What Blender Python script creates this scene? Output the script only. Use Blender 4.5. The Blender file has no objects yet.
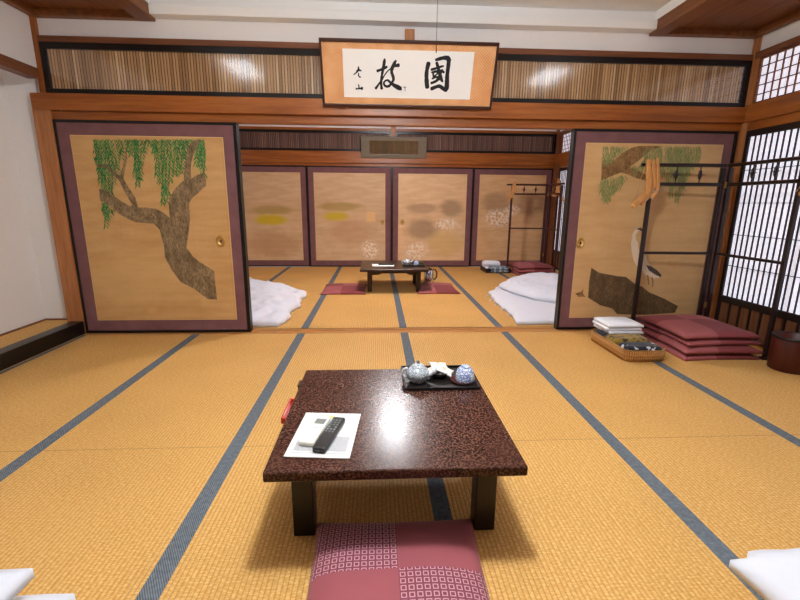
import bpy, bmesh, math, random
from mathutils import Vector, Matrix, noise
from mathutils.geometry import tessellate_polygon
random.seed(7)
SC = bpy.context.scene
COL = SC.collection
PI = math.pi

# ---------------------------------------------------------------- materials
def lin(r, g, b):
    f = lambda c: (c/255/12.92) if c/255 <= .04045 else ((c/255+.055)/1.055)**2.4
    return (f(r), f(g), f(b), 1)

class NT:
    def __init__(s, name):
        s.m = bpy.data.materials.new(name); s.m.use_nodes = True
        s.t = s.m.node_tree; s.n = s.t.nodes
        s.bsdf = s.n['Principled BSDF']; s.out = s.n['Material Output']
    def new(s, typ, **kw):
        x = s.n.new(typ)
        for k, v in kw.items(): setattr(x, k, v)
        return x
    def link(s, a, b): s.t.links.new(a, b)
    def put(s, v, sock):
        if hasattr(v, 'is_output'): s.link(v, sock)
        else: sock.default_value = v
    def coord(s, scale=(1, 1, 1), kind='Object'):
        tc = s.new('ShaderNodeTexCoord'); mp = s.new('ShaderNodeMapping')
        mp.inputs['Scale'].default_value = scale
        s.link(tc.outputs[kind], mp.inputs['Vector']); return mp.outputs['Vector']
    def noise(s, vec, scale, detail=3, rough=.55):
        x = s.new('ShaderNodeTexNoise'); s.link(vec, x.inputs['Vector'])
        x.inputs['Scale'].default_value = scale; x.inputs['Detail'].default_value = detail
        x.inputs['Roughness'].default_value = rough; return x.outputs['Fac']
    def math(s, op, a, b=0.0, c=0.0):
        x = s.new('ShaderNodeMath', operation=op)
        s.put(a, x.inputs[0]); s.put(b, x.inputs[1]); s.put(c, x.inputs[2]); return x.outputs[0]
    def ramp(s, v, lo, hi):
        x = s.new('ShaderNodeMapRange'); x.interpolation_type = 'SMOOTHSTEP'
        s.put(v, x.inputs['Value']); x.inputs['From Min'].default_value = lo; x.inputs['From Max'].default_value = hi
        return x.outputs['Result']
    def mix(s, f, a, b):
        x = s.new('ShaderNodeMix', data_type='RGBA'); s.put(f, x.inputs[0]); s.put(a, x.inputs[6]); s.put(b, x.inputs[7])
        return x.outputs[2]
    def sep(s, vec):
        x = s.new('ShaderNodeSeparateXYZ'); s.link(vec, x.inputs[0]); return x.outputs
    def bump(s, h, strength, dist):
        x = s.new('ShaderNodeBump'); s.put(h, x.inputs['Height'])
        x.inputs['Strength'].default_value = strength; x.inputs['Distance'].default_value = dist
        s.link(x.outputs[0], s.bsdf.inputs['Normal'])
    def fin(s, color, rough=.6, metal=0, spec=.5, sheen=0, coat=0):
        s.put(color, s.bsdf.inputs['Base Color']); s.put(rough, s.bsdf.inputs['Roughness'])
        s.bsdf.inputs['Metallic'].default_value = metal
        s.bsdf.inputs['Specular IOR Level'].default_value = spec
        s.bsdf.inputs['Sheen Weight'].default_value = sheen
        s.bsdf.inputs['Coat Weight'].default_value = coat
        return s.m

def plain(name, c, rough=.6, metal=0, spec=.5, var=.12, scale=25, bump=0, sheen=0, coat=0):
    t = NT(name); v = t.coord()
    n = t.noise(v, scale)
    a = tuple(x*(1-var) for x in c[:3])+(1,); b = tuple(min(1, x*(1+var)) for x in c[:3])+(1,)
    if bump: t.bump(n, bump, .004)
    return t.fin(t.mix(n, a, b), rough, metal, spec, sheen, coat)

def wood(name, c1, c2, axis, rough=.4, spec=.4, coat=0, grain=9):
    t = NT(name); sc = [grain, grain, grain]; sc['xyz'.index(axis)] = grain*.06
    v = t.coord(tuple(sc))
    n = t.noise(v, 3.2, 5, .6); n2 = t.noise(v, 14, 3, .6)
    f = t.math('ADD', t.math('MULTIPLY', n, .75), t.math('MULTIPLY', n2, .25))
    t.bump(n2, .12, .002)
    return t.fin(t.mix(t.ramp(f, .32, .68), c1, c2), rough, 0, spec, 0, coat)

M = {}
for ax in 'xyz':
    M['wood_'+ax] = wood('reddish_wood_'+ax, lin(130, 70, 25), lin(166, 97, 38), ax, .38)
    M['soffit_'+ax] = wood('ceiling_board_wood_'+ax, lin(112, 66, 34), lin(142, 90, 50), ax, .5)
    M['pale_wood_'+ax] = wood('post_wood_'+ax, lin(150, 92, 50), lin(186, 124, 74), ax, .45)
    M['dark_wood_'+ax] = wood('old_brown_wood_'+ax, lin(104, 60, 36), lin(134, 82, 50), ax, .45)
M['black'] = plain('black_lacquer', lin(20, 14, 13), .34, 0, .35, .1)
M['black_matte'] = plain('black_wood', lin(30, 20, 18), .45, 0, .4, .2)
M['rack'] = plain('dark_brown_lacquer', lin(34, 18, 16), .3, 0, .5, .2)
M['rack_red'] = plain('reddish_brown_lacquer', lin(70, 30, 24), .35, 0, .5, .2)
M['plaster'] = plain('white_plaster', lin(238, 234, 230), .85, 0, .2, .03, 60, .05)
M['ceil_white'] = plain('white_ceiling_paper', lin(243, 243, 241), .8, 0, .2, .02, 8)
M['cornice'] = plain('white_painted_wood', lin(240, 238, 235), .5, 0, .4, .01)
M['brass'] = plain('aged_brass', lin(206, 166, 96), .42, 1, .5, .2, 60)
M['steel'] = plain('bright_steel', lin(205, 205, 210), .22, 1, .5, .05)
M['gold_line'] = plain('pale_gold_trim', lin(226, 186, 128), .4, .2, .5, .05)
M['white_cotton'] = plain('white_cotton', lin(216, 219, 228), .85, 0, .2, .03, 40, .15, .2)
M['towel'] = plain('white_towelling', lin(238, 240, 246), .95, 0, .1, .04, 260, .5, .2)
M['paper'] = plain('white_paper', lin(248, 247, 243), .6, 0, .3, .01)
M['ink'] = plain('black_ink', lin(28, 27, 28), .6, 0, .3, .25, 90)
M['grey_print'] = plain('faint_grey_print', lin(196, 198, 200), .5, 0, .3, .2, 120)
M['yellow_print'] = plain('faint_yellow_print', lin(232, 222, 150), .5, 0, .3, .1, 90)
M['screen_grey'] = plain('lcd_grey', lin(110, 116, 112), .3, 0, .5, .05)
M['remote_black'] = plain('black_plastic', lin(26, 26, 28), .35, 0, .5, .05)
M['remote_white'] = plain('ivory_plastic', lin(232, 230, 214), .4, 0, .5, .02)
M['button'] = plain('grey_rubber', lin(150, 150, 152), .5, 0, .4, .05)
M['red_lacquer'] = plain('red_lacquer', lin(176, 30, 24), .25, 0, .5, .05)
M['bin'] = wood('dark_red_bentwood', lin(58, 19, 12), lin(82, 30, 19), 'z', .35, .35)
M['foot_wood'] = wood('shade_toned_foot_panel_wood', lin(98, 60, 36), lin(124, 78, 48), 'z', .5)  # shade on the window foot panels is put into this darker brown
M['frame_wood'] = plain('dark_brown_frame_wood', lin(66, 36, 24), .35, 0, .4, .2)
M['stake'] = plain('split_rattan', lin(186, 134, 72), .5, 0, .4, .2, 50)
M['tray_black'] = plain('black_tray_lacquer', lin(22, 16, 15), .45, 0, .3, .1)
M['hanger'] = wood('varnished_hanger_wood', lin(196, 130, 62), lin(222, 160, 88), 'z', .35, .5, 0, 20)
M['olive'] = None

def tatami(name):
    t = NT(name); v = t.coord(); x, y, z = t.sep(v)
    ph = t.math('MULTIPLY', x, 1/.0158)
    fr = t.math('FRACT', ph)
    h = t.math('SINE', t.math('MULTIPLY', fr, PI))             # ridge of one rush row
    n1 = t.noise(t.coord((1, 1, 1)), 1.3, 3)
    n2 = t.noise(t.coord((63, 150, 1)), 1, 2, .6)
    n3 = t.noise(t.coord((5, 45, 1)), 1, 4, .65)
    base = t.mix(t.ramp(n1, .3, .7), lin(200, 152, 80), lin(212, 162, 88))
    base = t.mix(t.math('MULTIPLY', t.ramp(n2, .45, .65), .55), base, lin(234, 196, 132))
    base = t.mix(t.math('MULTIPLY', t.ramp(n2, .5, .32), .22), base, lin(168, 112, 48))
    base = t.mix(t.math('MULTIPLY', t.ramp(n3, .62, .78), .4), base, lin(236, 200, 140))
    groove = t.math('POWER', t.math('SUBTRACT', 1.0, h), 3.0)
    base = t.mix(t.math('MULTIPLY', groove, .7), base, lin(138, 88, 34))
    # seam where two mats butt end to end
    sy = t.math('ABSOLUTE', t.math('SUBTRACT', t.math('FRACT', t.math('ADD', t.math('DIVIDE', t.math('SUBTRACT', y, 1.84), 1.82), .5)), .5))
    seam = t.math('LESS_THAN', sy, .0016)
    base = t.mix(t.math('MULTIPLY', seam, .4), base, lin(96, 56, 22))
    t.bump(t.math('POWER', h, .6), .5, .003)
    return t.fin(base, .62, 0, .25)
M['tatami'] = tatami('tatami_rush')

def heri(name):
    t = NT(name); v = t.coord(); x, y, z = t.sep(v)
    k = t.math('SINE', t.math('MULTIPLY', t.math('ADD', t.math('MULTIPLY', x, 1.6), y), 2*PI/.012))
    n = t.noise(v, 60, 3)
    f = t.math('ADD', t.math('MULTIPLY', k, .22), t.math('MULTIPLY', n, .7))
    c = t.mix(t.ramp(f, .05, .8), lin(62, 70, 78), lin(126, 134, 140))
    t.bump(k, .2, .001)
    return t.fin(c, .8, 0, .2)
M['heri'] = heri('grey_cloth_border')

def weave(name, c1, c2, px, pz, rough=.8, spec=.2, bump=.3):
    """fine woven cloth; x/z pattern in local coordinates"""
    t = NT(name); v = t.coord(); x, y, z = t.sep(v)
    a = t.math('SINE', t.math('MULTIPLY', x, 2*PI/px)); b = t.math('SINE', t.math('MULTIPLY', z, 2*PI/pz))
    n = t.noise(v, 9, 4)
    f = t.math('ADD', t.math('MULTIPLY', t.math('MULTIPLY', a, b), .3), n)
    t.bump(f, bump, .001)
    return t.fin(t.mix(t.ramp(f, .2, .8), c1, c2), rough, 0, spec)
M['purple'] = weave('purple_brown_border_cloth', lin(110, 74, 76), lin(128, 90, 90), .004, .004, .75)
M['brocade'] = weave('orange_brocade', lin(214, 148, 94), lin(240, 188, 136), .022, .022, .6)
M['basket'] = weave('woven_rattan', lin(96, 58, 24), lin(184, 132, 70), .016, .01, .55, .3, .8)
M['plaque_frame'] = plain('olive_frame_with_sheen', lin(118, 108, 92), .4, 0, .4, .15)  # grey of reflected light mixed into the frame colour

def painted(name, base1, base2, blobs=(), stain=.25, squares=True):
    """old gold silk; blobs = soft washes of paint (x, z, rx, rz, colour, strength, speckle)"""
    t = NT(name); v = t.coord(); x, y, z = t.sep(v)
    n = t.noise(t.coord((3, 1, 14)), 1, 4); n2 = t.noise(v, 3.5, 5, .65); n3 = t.noise(v, 55, 2)
    c = t.mix(t.ramp(n, .25, .75), base1, base2)
    c = t.mix(t.math('MULTIPLY', t.ramp(n2, .56, .74), stain), c, lin(236, 196, 136))
    c = t.mix(t.math('MULTIPLY', t.ramp(n3, .55, .75), .12), c, lin(150, 104, 54))
    if squares:
        fx = t.math('ABSOLUTE', t.math('SUBTRACT', t.math('FRACT', t.math('DIVIDE', x, .29)), .5))
        fz = t.math('ABSOLUTE', t.math('SUBTRACT', t.math('FRACT', t.math('DIVIDE', z, .27)), .5))
        g = t.math('MAXIMUM', t.math('GREATER_THAN', fx, .493), t.math('GREATER_THAN', fz, .493))
        c = t.mix(t.math('MULTIPLY', g, .12), c, lin(130, 88, 44))
    for (bx, bz, rx, rz, col, stg, spk) in blobs:
        dx = t.math('DIVIDE', t.math('SUBTRACT', x, bx), rx); dz = t.math('DIVIDE', t.math('SUBTRACT', z, bz), rz)
        d = t.math('SQRT', t.math('ADD', t.math('MULTIPLY', dx, dx), t.math('MULTIPLY', dz, dz)))
        d = t.math('ADD', d, t.math('MULTIPLY', t.math('SUBTRACT', n2, .5), .6))
        m = t.math('SUBTRACT', 1.0, t.ramp(d, .45, 1.05))
        if spk:
            q = t.noise(v, spk, 2, .6); m = t.math('MULTIPLY', m, t.ramp(q, .45, .55))
        c = t.mix(t.math('MULTIPLY', m, stg), c, col)
    return t.fin(c, .55, 0, .35)
G1, G2 = lin(194, 148, 90), lin(208, 166, 110)
H1, H2 = lin(200, 164, 122), lin(216, 184, 144)
YEL, GRY, WHT, OLV = lin(204, 178, 40), lin(140, 110, 82), lin(240, 226, 204), lin(166, 138, 62)
M['gold_left'] = painted('gold_silk_willow', G1, G2, [(.36, .35, .5, .3, lin(226, 188, 126), .35, 0)])
M['gold_right'] = painted('gold_silk_heron', lin(202, 158, 104), lin(214, 174, 120), [])
M['gold_f1'] = painted('gold_silk_field', H1, H2, [(.70, .87, .52, .10, OLV, .7, 0), (.66, .71, .38, .12, YEL, 1.0, 0), (.7, .28, .6, .3, lin(172, 124, 76), .5, 0)])
M['gold_f2'] = painted('gold_silk_stream', H1, H2, [(.42, .94, .48, .10, OLV, .7, 0), (.36, .77, .30, .10, YEL, .95, 0), (.66, .50, .55, .26, lin(186, 140, 98), .55, 0), (.95, .18, .18, .21, WHT, .95, 26)])
M['gold_f3'] = painted('gold_silk_hill', lin(214, 176, 130), lin(230, 196, 152), [(.42, .56, .36, .24, GRY, .6, 0), (.42, .92, .34, .11, GRY, .5, 0), (.94, .92, .26, .20, GRY, .6, 0), (.86, .65, .27, .13, WHT, .95, 22), (.34, .16, .27, .20, WHT, .85, 22), (.85, .3, .4, .3, lin(206, 172, 96), .5, 0)])
M['gold_f4'] = painted('gold_silk_blossom', lin(206, 162, 112), lin(222, 182, 134), [(.32, 1.02, .34, .24, GRY, .5, 0), (.95, 1.0, .42, .26, GRY, .5, 0), (.36, .76, .31, .19, WHT, .9, 22), (.62, .90, .16, .12, WHT, .75, 22)])
M['gold_back'] = painted('plain_gold_silk', G1, G2, [])
def bark(name, c1, c2):
    t = NT(name); v = t.coord()
    n = t.noise(t.coord((14, 1, 7)), 1, 6, .7); n2 = t.noise(t.coord((90, 1, 34)), 1, 4, .7)
    c = t.mix(t.ramp(n, .35, .65), c1, c2)
    c = t.mix(t.math('MULTIPLY', t.ramp(n2, .48, .58), .6), c, lin(70, 52, 32))
    return t.fin(c, .6, 0, .3)
M['bark'] = bark('painted_bark', lin(112, 92, 64), lin(160, 134, 98))
M['log'] = bark('painted_dark_log', lin(84, 64, 40), lin(120, 94, 62))
M['branch'] = bark('painted_branch', lin(128, 94, 54), lin(164, 124, 76))
M['leaf_a'] = plain('painted_leaf_green', lin(74, 134, 66), .6, 0, .3, .25, 30)
M['leaf_b'] = plain('painted_leaf_deep_green', lin(48, 104, 54), .6, 0, .3, .25, 30)
M['pine_a'] = plain('painted_needle_green', lin(146, 150, 92), .6, 0, .3, .25, 30)
M['pine_b'] = plain('painted_needle_olive', lin(118, 132, 76), .6, 0, .3, .25, 30)
M['heron_white'] = plain('painted_white', lin(226, 206, 178), .6, 0, .3, .1, 30)
M['paint_grey'] = plain('painted_grey', lin(72, 60, 54), .6, 0, .3, .15, 40)

def bamboo(name, c1, c2, c3):
    t = NT(name); g = t.new('ShaderNodeNewGeometry'); r = g.outputs['Random Per Island']
    n = t.noise(t.coord((60, 60, 6)), 1, 3)
    f = t.math('ADD', t.math('MULTIPLY', r, .8), t.math('MULTIPLY', n, .25))
    c = t.mix(t.ramp(f, .1, .6), c1, c2); c = t.mix(t.ramp(f, .65, 1.0), c, c3)
    return t.fin(c, .4, 0, .4)
M['slats'] = bamboo('split_bamboo', lin(164, 120, 72), lin(204, 160, 108), lin(232, 198, 152))
M['dark_slats'] = bamboo('smoked_bamboo', lin(92, 60, 46), lin(118, 80, 62), lin(136, 98, 78))

M['plaque_reflection'] = bamboo('plaque_reflected_slats', lin(46, 34, 28), lin(66, 50, 40), lin(84, 64, 50))  # colours of the transom slats mirrored in the plaque glass
def glass_pane(name):
    t = NT(name); t.n.remove(t.bsdf)
    tr = t.new('ShaderNodeBsdfTransparent'); gl = t.new('ShaderNodeBsdfGlossy')
    gl.inputs['Roughness'].default_value = .12
    fr = t.new('ShaderNodeLayerWeight')
    fac = t.math('ADD', t.math('MULTIPLY', t.math('POWER', fr.outputs['Facing'], 5.0), .6), .07)
    mx = t.new('ShaderNodeMixShader'); t.link(fac, mx.inputs[0])
    t.link(tr.outputs[0], mx.inputs[1]); t.link(gl.outputs[0], mx.inputs[2]); t.link(mx.outputs[0], t.out.inputs['Surface'])
    return t.m
M['pane'] = glass_pane('clear_acrylic')

def emit(name, c, s):
    t = NT(name); t.bsdf.inputs['Base Color'].default_value = c
    t.bsdf.inputs['Roughness'].default_value = .9
    t.bsdf.inputs['Emission Color'].default_value = c; t.bsdf.inputs['Emission Strength'].default_value = s
    return t.m

def tabletop(name):
    t = NT(name); v = t.coord()
    n = t.noise(v, 140, 2, .6); n2 = t.noise(v, 5, 3)
    f = t.ramp(n, .48, .58)
    c = t.mix(f, lin(42, 25, 21), lin(96, 64, 51))
    t.bump(f, .12, .0006)
    c = t.mix(t.math('MULTIPLY', t.ramp(n2, .35, .7), .3), c, lin(66, 36, 28))
    return t.fin(c, .22, 0, .17)
M['tabletop'] = tabletop('speckled_brown_lacquer')
M['old_table'] = wood('dark_brown_table_wood', lin(40, 22, 15), lin(58, 34, 23), 'x', .3, .35)

def zabuton(name, base, dark, pale, quad):
    """cloth with a two by two check: two squares carry rows of little outlined squares"""
    t = NT(name); v = t.coord(); x, y, z = t.sep(v)
    n = t.noise(v, 300, 2); n2 = t.noise(v, 7, 3)
    px = t.math('GREATER_THAN', x, 0.0); py = t.math('GREATER_THAN', y, quad)
    chk = t.math('ABSOLUTE', t.math('SUBTRACT', px, py))
    a = t.math('ABSOLUTE', t.math('SUBTRACT', t.math('FRACT', t.math('DIVIDE', x, .0225)), .5))
    b = t.math('ABSOLUTE', t.math('SUBTRACT', t.math('FRACT', t.math('DIVIDE', y, .0225)), .5))
    m = t.math('MAXIMUM', a, b)
    ring = t.math('MULTIPLY', t.math('LESS_THAN', m, .36), t.math('GREATER_THAN', m, .235))
    c0 = t.mix(t.math('MULTIPLY', n2, .4), base, dark)
    cp = t.mix(ring, dark, pale)
    c = t.mix(chk, c0, cp)
    c = t.mix(t.math('MULTIPLY', n, .12), c, dark)
    t.bump(n, .15, .001)
    return t.fin(c, .7, 0, .15, .1)
M['zabuton'] = zabuton('red_check_cushion_cloth', lin(158, 84, 88), lin(122, 62, 76), lin(204, 152, 160), .08)
def zabu2(name, base, dark):
    t = NT(name); v = t.coord(); x, y, z = t.sep(v)
    n = t.noise(v, 260, 2); n2 = t.noise(v, 6, 3)
    px = t.math('GREATER_THAN', x, -.03); py = t.math('GREATER_THAN', y, .05)
    chk = t.math('ABSOLUTE', t.math('SUBTRACT', px, py))
    c = t.mix(chk, base, dark)
    c = t.mix(t.math('MULTIPLY', n2, .25), c, dark)
    t.bump(n, .15, .001)
    return t.fin(c, .7, 0, .12, .05)
M['zabuton_dull'] = zabu2('dull_red_cushion_cloth', lin(158, 88, 88), lin(126, 60, 62))

def porcelain(name, ink, scale, lo, hi):
    t = NT(name); v = t.coord()
    x = t.new('ShaderNodeTexVoronoi', feature='DISTANCE_TO_EDGE'); t.link(v, x.inputs['Vector']); x.inputs['Scale'].default_value = scale
    c = t.mix(t.ramp(x.outputs['Distance'], lo, hi), ink, lin(214, 220, 222))
    return t.fin(c, .15, 0, .5)
M['teapot'] = porcelain('grey_blue_dotted_porcelain', lin(104, 118, 130), 130, .0, .22)
M['cup'] = porcelain('blue_white_porcelain', lin(84, 116, 182), 75, .0, .22)
M['china'] = plain('white_china', lin(222, 228, 232), .15, 0, .5, .02)
def yukata(name, ground, mark, scale, lo, hi):
    t = NT(name); v = t.coord(); n = t.noise(v, scale, 2, .4)
    return t.fin(t.mix(t.ramp(n, lo, hi), ground, mark), .85, 0, .15, .2)
M['olive'] = yukata('olive_patterned_cotton', lin(140, 112, 44), lin(60, 52, 30), 22, .52, .6)
M['navy'] = yukata('navy_patterned_cotton', lin(34, 36, 46), lin(196, 200, 206), 20, .6, .66)
M['bluegrey'] = yukata('blue_grey_cotton', lin(96, 112, 128), lin(180, 196, 206), 30, .5, .6)

# ---------------------------------------------------------------- geometry helpers
def box(bm, x0, x1, y0, y1, z0, z1):
    vs = [bm.verts.new(p) for p in ((x0,y0,z0),(x1,y0,z0),(x1,y1,z0),(x0,y1,z0),(x0,y0,z1),(x1,y0,z1),(x1,y1,z1),(x0,y1,z1))]
    for f in ((3,2,1,0),(4,5,6,7),(0,1,5,4),(1,2,6,5),(2,3,7,6),(3,0,4,7)): bm.faces.new([vs[i] for i in f])
    return vs

def tube(bm, pts, rad, seg=8, squash=1.0, closed=False):
    """round bar along a polyline; rad number or one per point"""
    pts = [Vector(p) for p in pts]; n = len(pts); rings = []
    rr = rad if isinstance(rad, (list, tuple)) else [rad]*n
    up = None
    for i, p in enumerate(pts):
        if closed: d = (pts[(i+1) % n]-pts[i-1])
        else: d = pts[min(i+1, n-1)]-pts[max(i-1, 0)]
        d.normalize()
        if up is None:
            a = Vector((0, 0, 1)) if abs(d.z) < .9 else Vector((1, 0, 0))
            up = (a-d*a.dot(d)).normalized()
        else:
            up = (up-d*up.dot(d)).normalized()
        s = d.cross(up)
        rings.append([bm.verts.new(p+(up*math.cos(2*PI*k/seg)+s*math.sin(2*PI*k/seg)*squash)*rr[i]) for k in range(seg)])
    m = n if closed else n-1
    for i in range(m):
        a, b = rings[i], rings[(i+1) % n]
        for k in range(seg): bm.faces.new((a[k], a[(k+1) % seg], b[(k+1) % seg], b[k]))
    if not closed:
        bm.faces.new(rings[0][::-1]); bm.faces.new(rings[-1])

def lathe(bm, prof, seg=28, cx=0, cy=0):
    rings = []
    for r, z in prof:
        if r < 1e-5: rings.append([bm.verts.new((cx, cy, z))])
        else: rings.append([bm.verts.new((cx+r*math.cos(2*PI*k/seg), cy+r*math.sin(2*PI*k/seg), z)) for k in range(seg)])
    for a, b in zip(rings, rings[1:]):
        for k in range(seg):
            j = (k+1) % seg
            if len(a) == 1 and len(b) == 1: continue
            if len(a) == 1: bm.faces.new((a[0], b[j], b[k]))
            elif len(b) == 1: bm.faces.new((a[k], a[j], b[0]))
            else: bm.faces.new((a[k], a[j], b[j], b[k]))

def poly_plate(bm, pts, y, th):
    """flat shape in the x-z plane, th thick towards the viewer (-y)"""
    f = [bm.verts.new((x, y-th, z)) for x, z in pts]; b = [bm.verts.new((x, y, z)) for x, z in pts]
    n = len(pts)
    for a, c, d in tessellate_polygon([[Vector((x, z, 0)) for x, z in pts]]):
        bm.faces.new((f[a], f[c], f[d])); bm.faces.new((b[a], b[d], b[c]))
    for i in range(n): bm.faces.new((f[i], f[(i+1) % n], b[(i+1) % n], b[i]))

def bmx(fn, *a, **k):
    bm = bmesh.new(); fn(bm, *a, **k); return bm

def obj(name, bm, m, parent=None, smooth=False, bevel=0, seg=2):
    me = bpy.data.meshes.new(name)
    bmesh.ops.recalc_face_normals(bm, faces=bm.faces)
    bm.to_mesh(me); bm.free()
    for mm in (m if isinstance(m, list) else [m]): me.materials.append(mm if not isinstance(mm, str) else M[mm])
    if smooth:
        for p in me.polygons: p.use_smooth = True
    o = bpy.data.objects.new(name, me); COL.objects.link(o)
    if parent: o.parent = parent
    if bevel:
        b = o.modifiers.new('bevel', 'BEVEL'); b.width = bevel; b.segments = seg; b.limit_method = 'ANGLE'
    return o

def boxes(name, lst, m, parent=None, bevel=0):
    bm = bmesh.new()
    for b in lst: box(bm, *b)
    return obj(name, bm, m, parent, False, bevel)

def tag(o, label=None, cat=None, group=None, kind=None):
    for k, v in (('label', label), ('category', cat), ('group', group), ('kind', kind)):
        if v: o[k] = v
    return o

def thing(name, label, cat, loc=(0, 0, 0), rotz=0, group=None, kind=None):
    o = bpy.data.objects.new(name, None); COL.objects.link(o)
    o.empty_display_size = .1; o.location = loc; o.rotation_euler = (0, 0, rotz)
    return tag(o, label, cat, group, kind)

def struct(name, lst, m, bevel=0):
    return tag(boxes(name, lst, m, None, bevel), kind='structure')

def dup(root, loc, rotz, label=None, group=None):
    r = root.copy(); COL.objects.link(r); r.location = loc; r.rotation_euler = (0, 0, rotz)
    tag(r, label, None, group)
    for ch in list(root.children):
        c = ch.copy(); COL.objects.link(c); c.parent = r
        for g in list(ch.children):
            d = g.copy(); COL.objects.link(d); d.parent = c
    return r

def along(poly, t):
    L = [0]
    for a, b in zip(poly, poly[1:]): L.append(L[-1]+math.dist(a, b))
    s = t*L[-1]
    for i in range(len(poly)-1):
        if s <= L[i+1] or i == len(poly)-2:
            k = (s-L[i])/max(L[i+1]-L[i], 1e-9); k = min(max(k, 0), 1)
            return [a+(b-a)*k for a, b in zip(poly[i], poly[i+1])]

def puffy(B, T, Lf, Rt, H, nu=40, nv=40, n=3.0, wob=.02, wf=4, rim=.3, z0=0.0, fine=0, edge=0, fold=None):
    """stuffed cloth: Coons patch between four edge lines (B and T run in u, Lf and Rt in v); swells to H"""
    bm = bmesh.new(); top = []; bot = []
    P00, P10, P01, P11 = B[0], B[-1], T[0], T[-1]
    prof = lambda t: (1-abs(2*t-1)**n)
    for i in range(nu+1):
        u = i/nu; top.append([]); bot.append([])
        b = along(B, u); tt = along(T, u)
        for j in range(nv+1):
            v = j/nv; l = along(Lf, v); r = along(Rt, v)
            p = []
            for k in (0, 1):
                p.append((1-v)*b[k]+v*tt[k]+(1-u)*l[k]+u*r[k]-((1-u)*(1-v)*P00[k]+u*(1-v)*P10[k]+(1-u)*v*P01[k]+u*v*P11[k]))
            e = min(u, 1-u, v, 1-v)
            if edge:
                q = noise.noise(Vector((p[0]*9, p[1]*9, 3.3)))*edge*max(0, 1-e*10)
                p[0] += q; p[1] += noise.noise(Vector((p[0]*9, p[1]*9, 8.3)))*edge*max(0, 1-e*10)
            s = math.sqrt(prof(u)*prof(v))
            h = H*(rim+(1-rim)*s)
            nz = noise.noise(Vector((p[0]*wf, p[1]*wf, z0)))*wob*min(1, e*8+.25)
            if fine: nz += (noise.ridged_multi_fractal(Vector((p[0]*wf*1.7, p[1]*wf*1.2, 2)), .9, 2.1, 4, 1, 2)-1)*fine*min(1, e*8+.15)
            if fold: nz += fold(u, v)
            top[-1].append(bm.verts.new((p[0], p[1], z0+max(h+nz, .006))))
            bot[-1].append(bm.verts.new((p[0]*1.0, p[1]*1.0, z0)) if 0 < i < nu and 0 < j < nv else None)
    # underside joins the rim a little below the top edge
    for i in range(nu+1):
        for j in range(nv+1):
            if bot[i][j] is None:
                q = top[i][j].co; bot[i][j] = bm.verts.new((q.x, q.y, z0))
    for i in range(nu):
        for j in range(nv):
            bm.faces.new((top[i][j], top[i+1][j], top[i+1][j+1], top[i][j+1]))
            bm.faces.new((bot[i][j], bot[i][j+1], bot[i+1][j+1], bot[i+1][j]))
    for i in range(nu):
        bm.faces.new((bot[i][0], bot[i+1][0], top[i+1][0], top[i][0]))
        bm.faces.new((top[i][nv], top[i+1][nv], bot[i+1][nv], bot[i][nv]))
    for j in range(nv):
        bm.faces.new((top[0][j], top[0][j+1], bot[0][j+1], bot[0][j]))
        bm.faces.new((bot[nu][j], bot[nu][j+1], top[nu][j+1], top[nu][j]))
    return bm

def rect_puffy(w, d, H, bulge=.0, **k):
    """rectangle centred on the origin; bulge < 0 draws the sides in a little, so the corners stand out"""
    def side(a, b, nx, ny):
        return [(a[0]+(b[0]-a[0])*t+nx*bulge*math.sin(PI*t), a[1]+(b[1]-a[1])*t+ny*bulge*math.sin(PI*t)) for t in [i/8 for i in range(9)]]
    c = [(-w/2, -d/2), (w/2, -d/2), (w/2, d/2), (-w/2, d/2)]
    return puffy(side(c[0], c[1], 0, -1), side(c[3], c[2], 0, 1), side(c[0], c[3], -1, 0), side(c[1], c[2], 1, 0), H, **k)

# outlines of the painted trees, birds and brush strokes, metres on their own door or board
TRUNK = [(-1.625, 0.544), (-1.624, 0.417), (-1.623, 0.292), (-1.699, 0.298), (-1.804, 0.388), (-1.911, 0.447), (-1.975, 0.553), (-2.019, 0.659), (-2.017, 0.762), (-2.039, 0.892), (-2.079, 0.938), (-2.168, 0.943), (-2.239, 0.956), (-2.228, 0.951), (-2.339, 1.01), (-2.41, 1.076), (-2.481, 1.129), (-2.475, 1.213), (-2.422, 1.198), (-2.378, 1.165), (-2.316, 1.116), (-2.252, 1.077), (-2.23, 1.087), (-2.274, 1.176), (-2.309, 1.274), (-2.373, 1.345), (-2.41, 1.382), (-2.465, 1.378), (-2.466, 1.401), (-2.403, 1.406), (-2.359, 1.375), (-2.326, 1.337), (-2.299, 1.318), (-2.265, 1.4), (-2.246, 1.457), (-2.244, 1.504), (-2.224, 1.505), (-2.228, 1.448), (-2.253, 1.371), (-2.275, 1.293), (-2.243, 1.225), (-2.203, 1.147), (-2.189, 1.068), (-2.124, 1.068), (-2.055, 1.059), (-1.998, 1.033), (-1.962, 0.999), (-1.944, 0.979), (-1.944, 1.029), (-1.942, 1.089), (-1.926, 1.149), (-1.901, 1.189), (-1.86, 1.239), (-1.802, 1.285), (-1.788, 1.367), (-1.778, 1.425), (-1.761, 1.463), (-1.749, 1.521), (-1.725, 1.569), (-1.683, 1.597), (-1.644, 1.602), (-1.658, 1.56), (-1.702, 1.502), (-1.728, 1.435), (-1.741, 1.367), (-1.743, 1.299), (-1.699, 1.325), (-1.638, 1.349), (-1.626, 1.3), (-1.632, 1.241), (-1.692, 1.191), (-1.746, 1.151), (-1.776, 1.111), (-1.782, 1.091), (-1.782, 0.99), (-1.802, 0.887), (-1.836, 0.742), (-1.792, 0.669), (-1.735, 0.616)]
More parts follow.
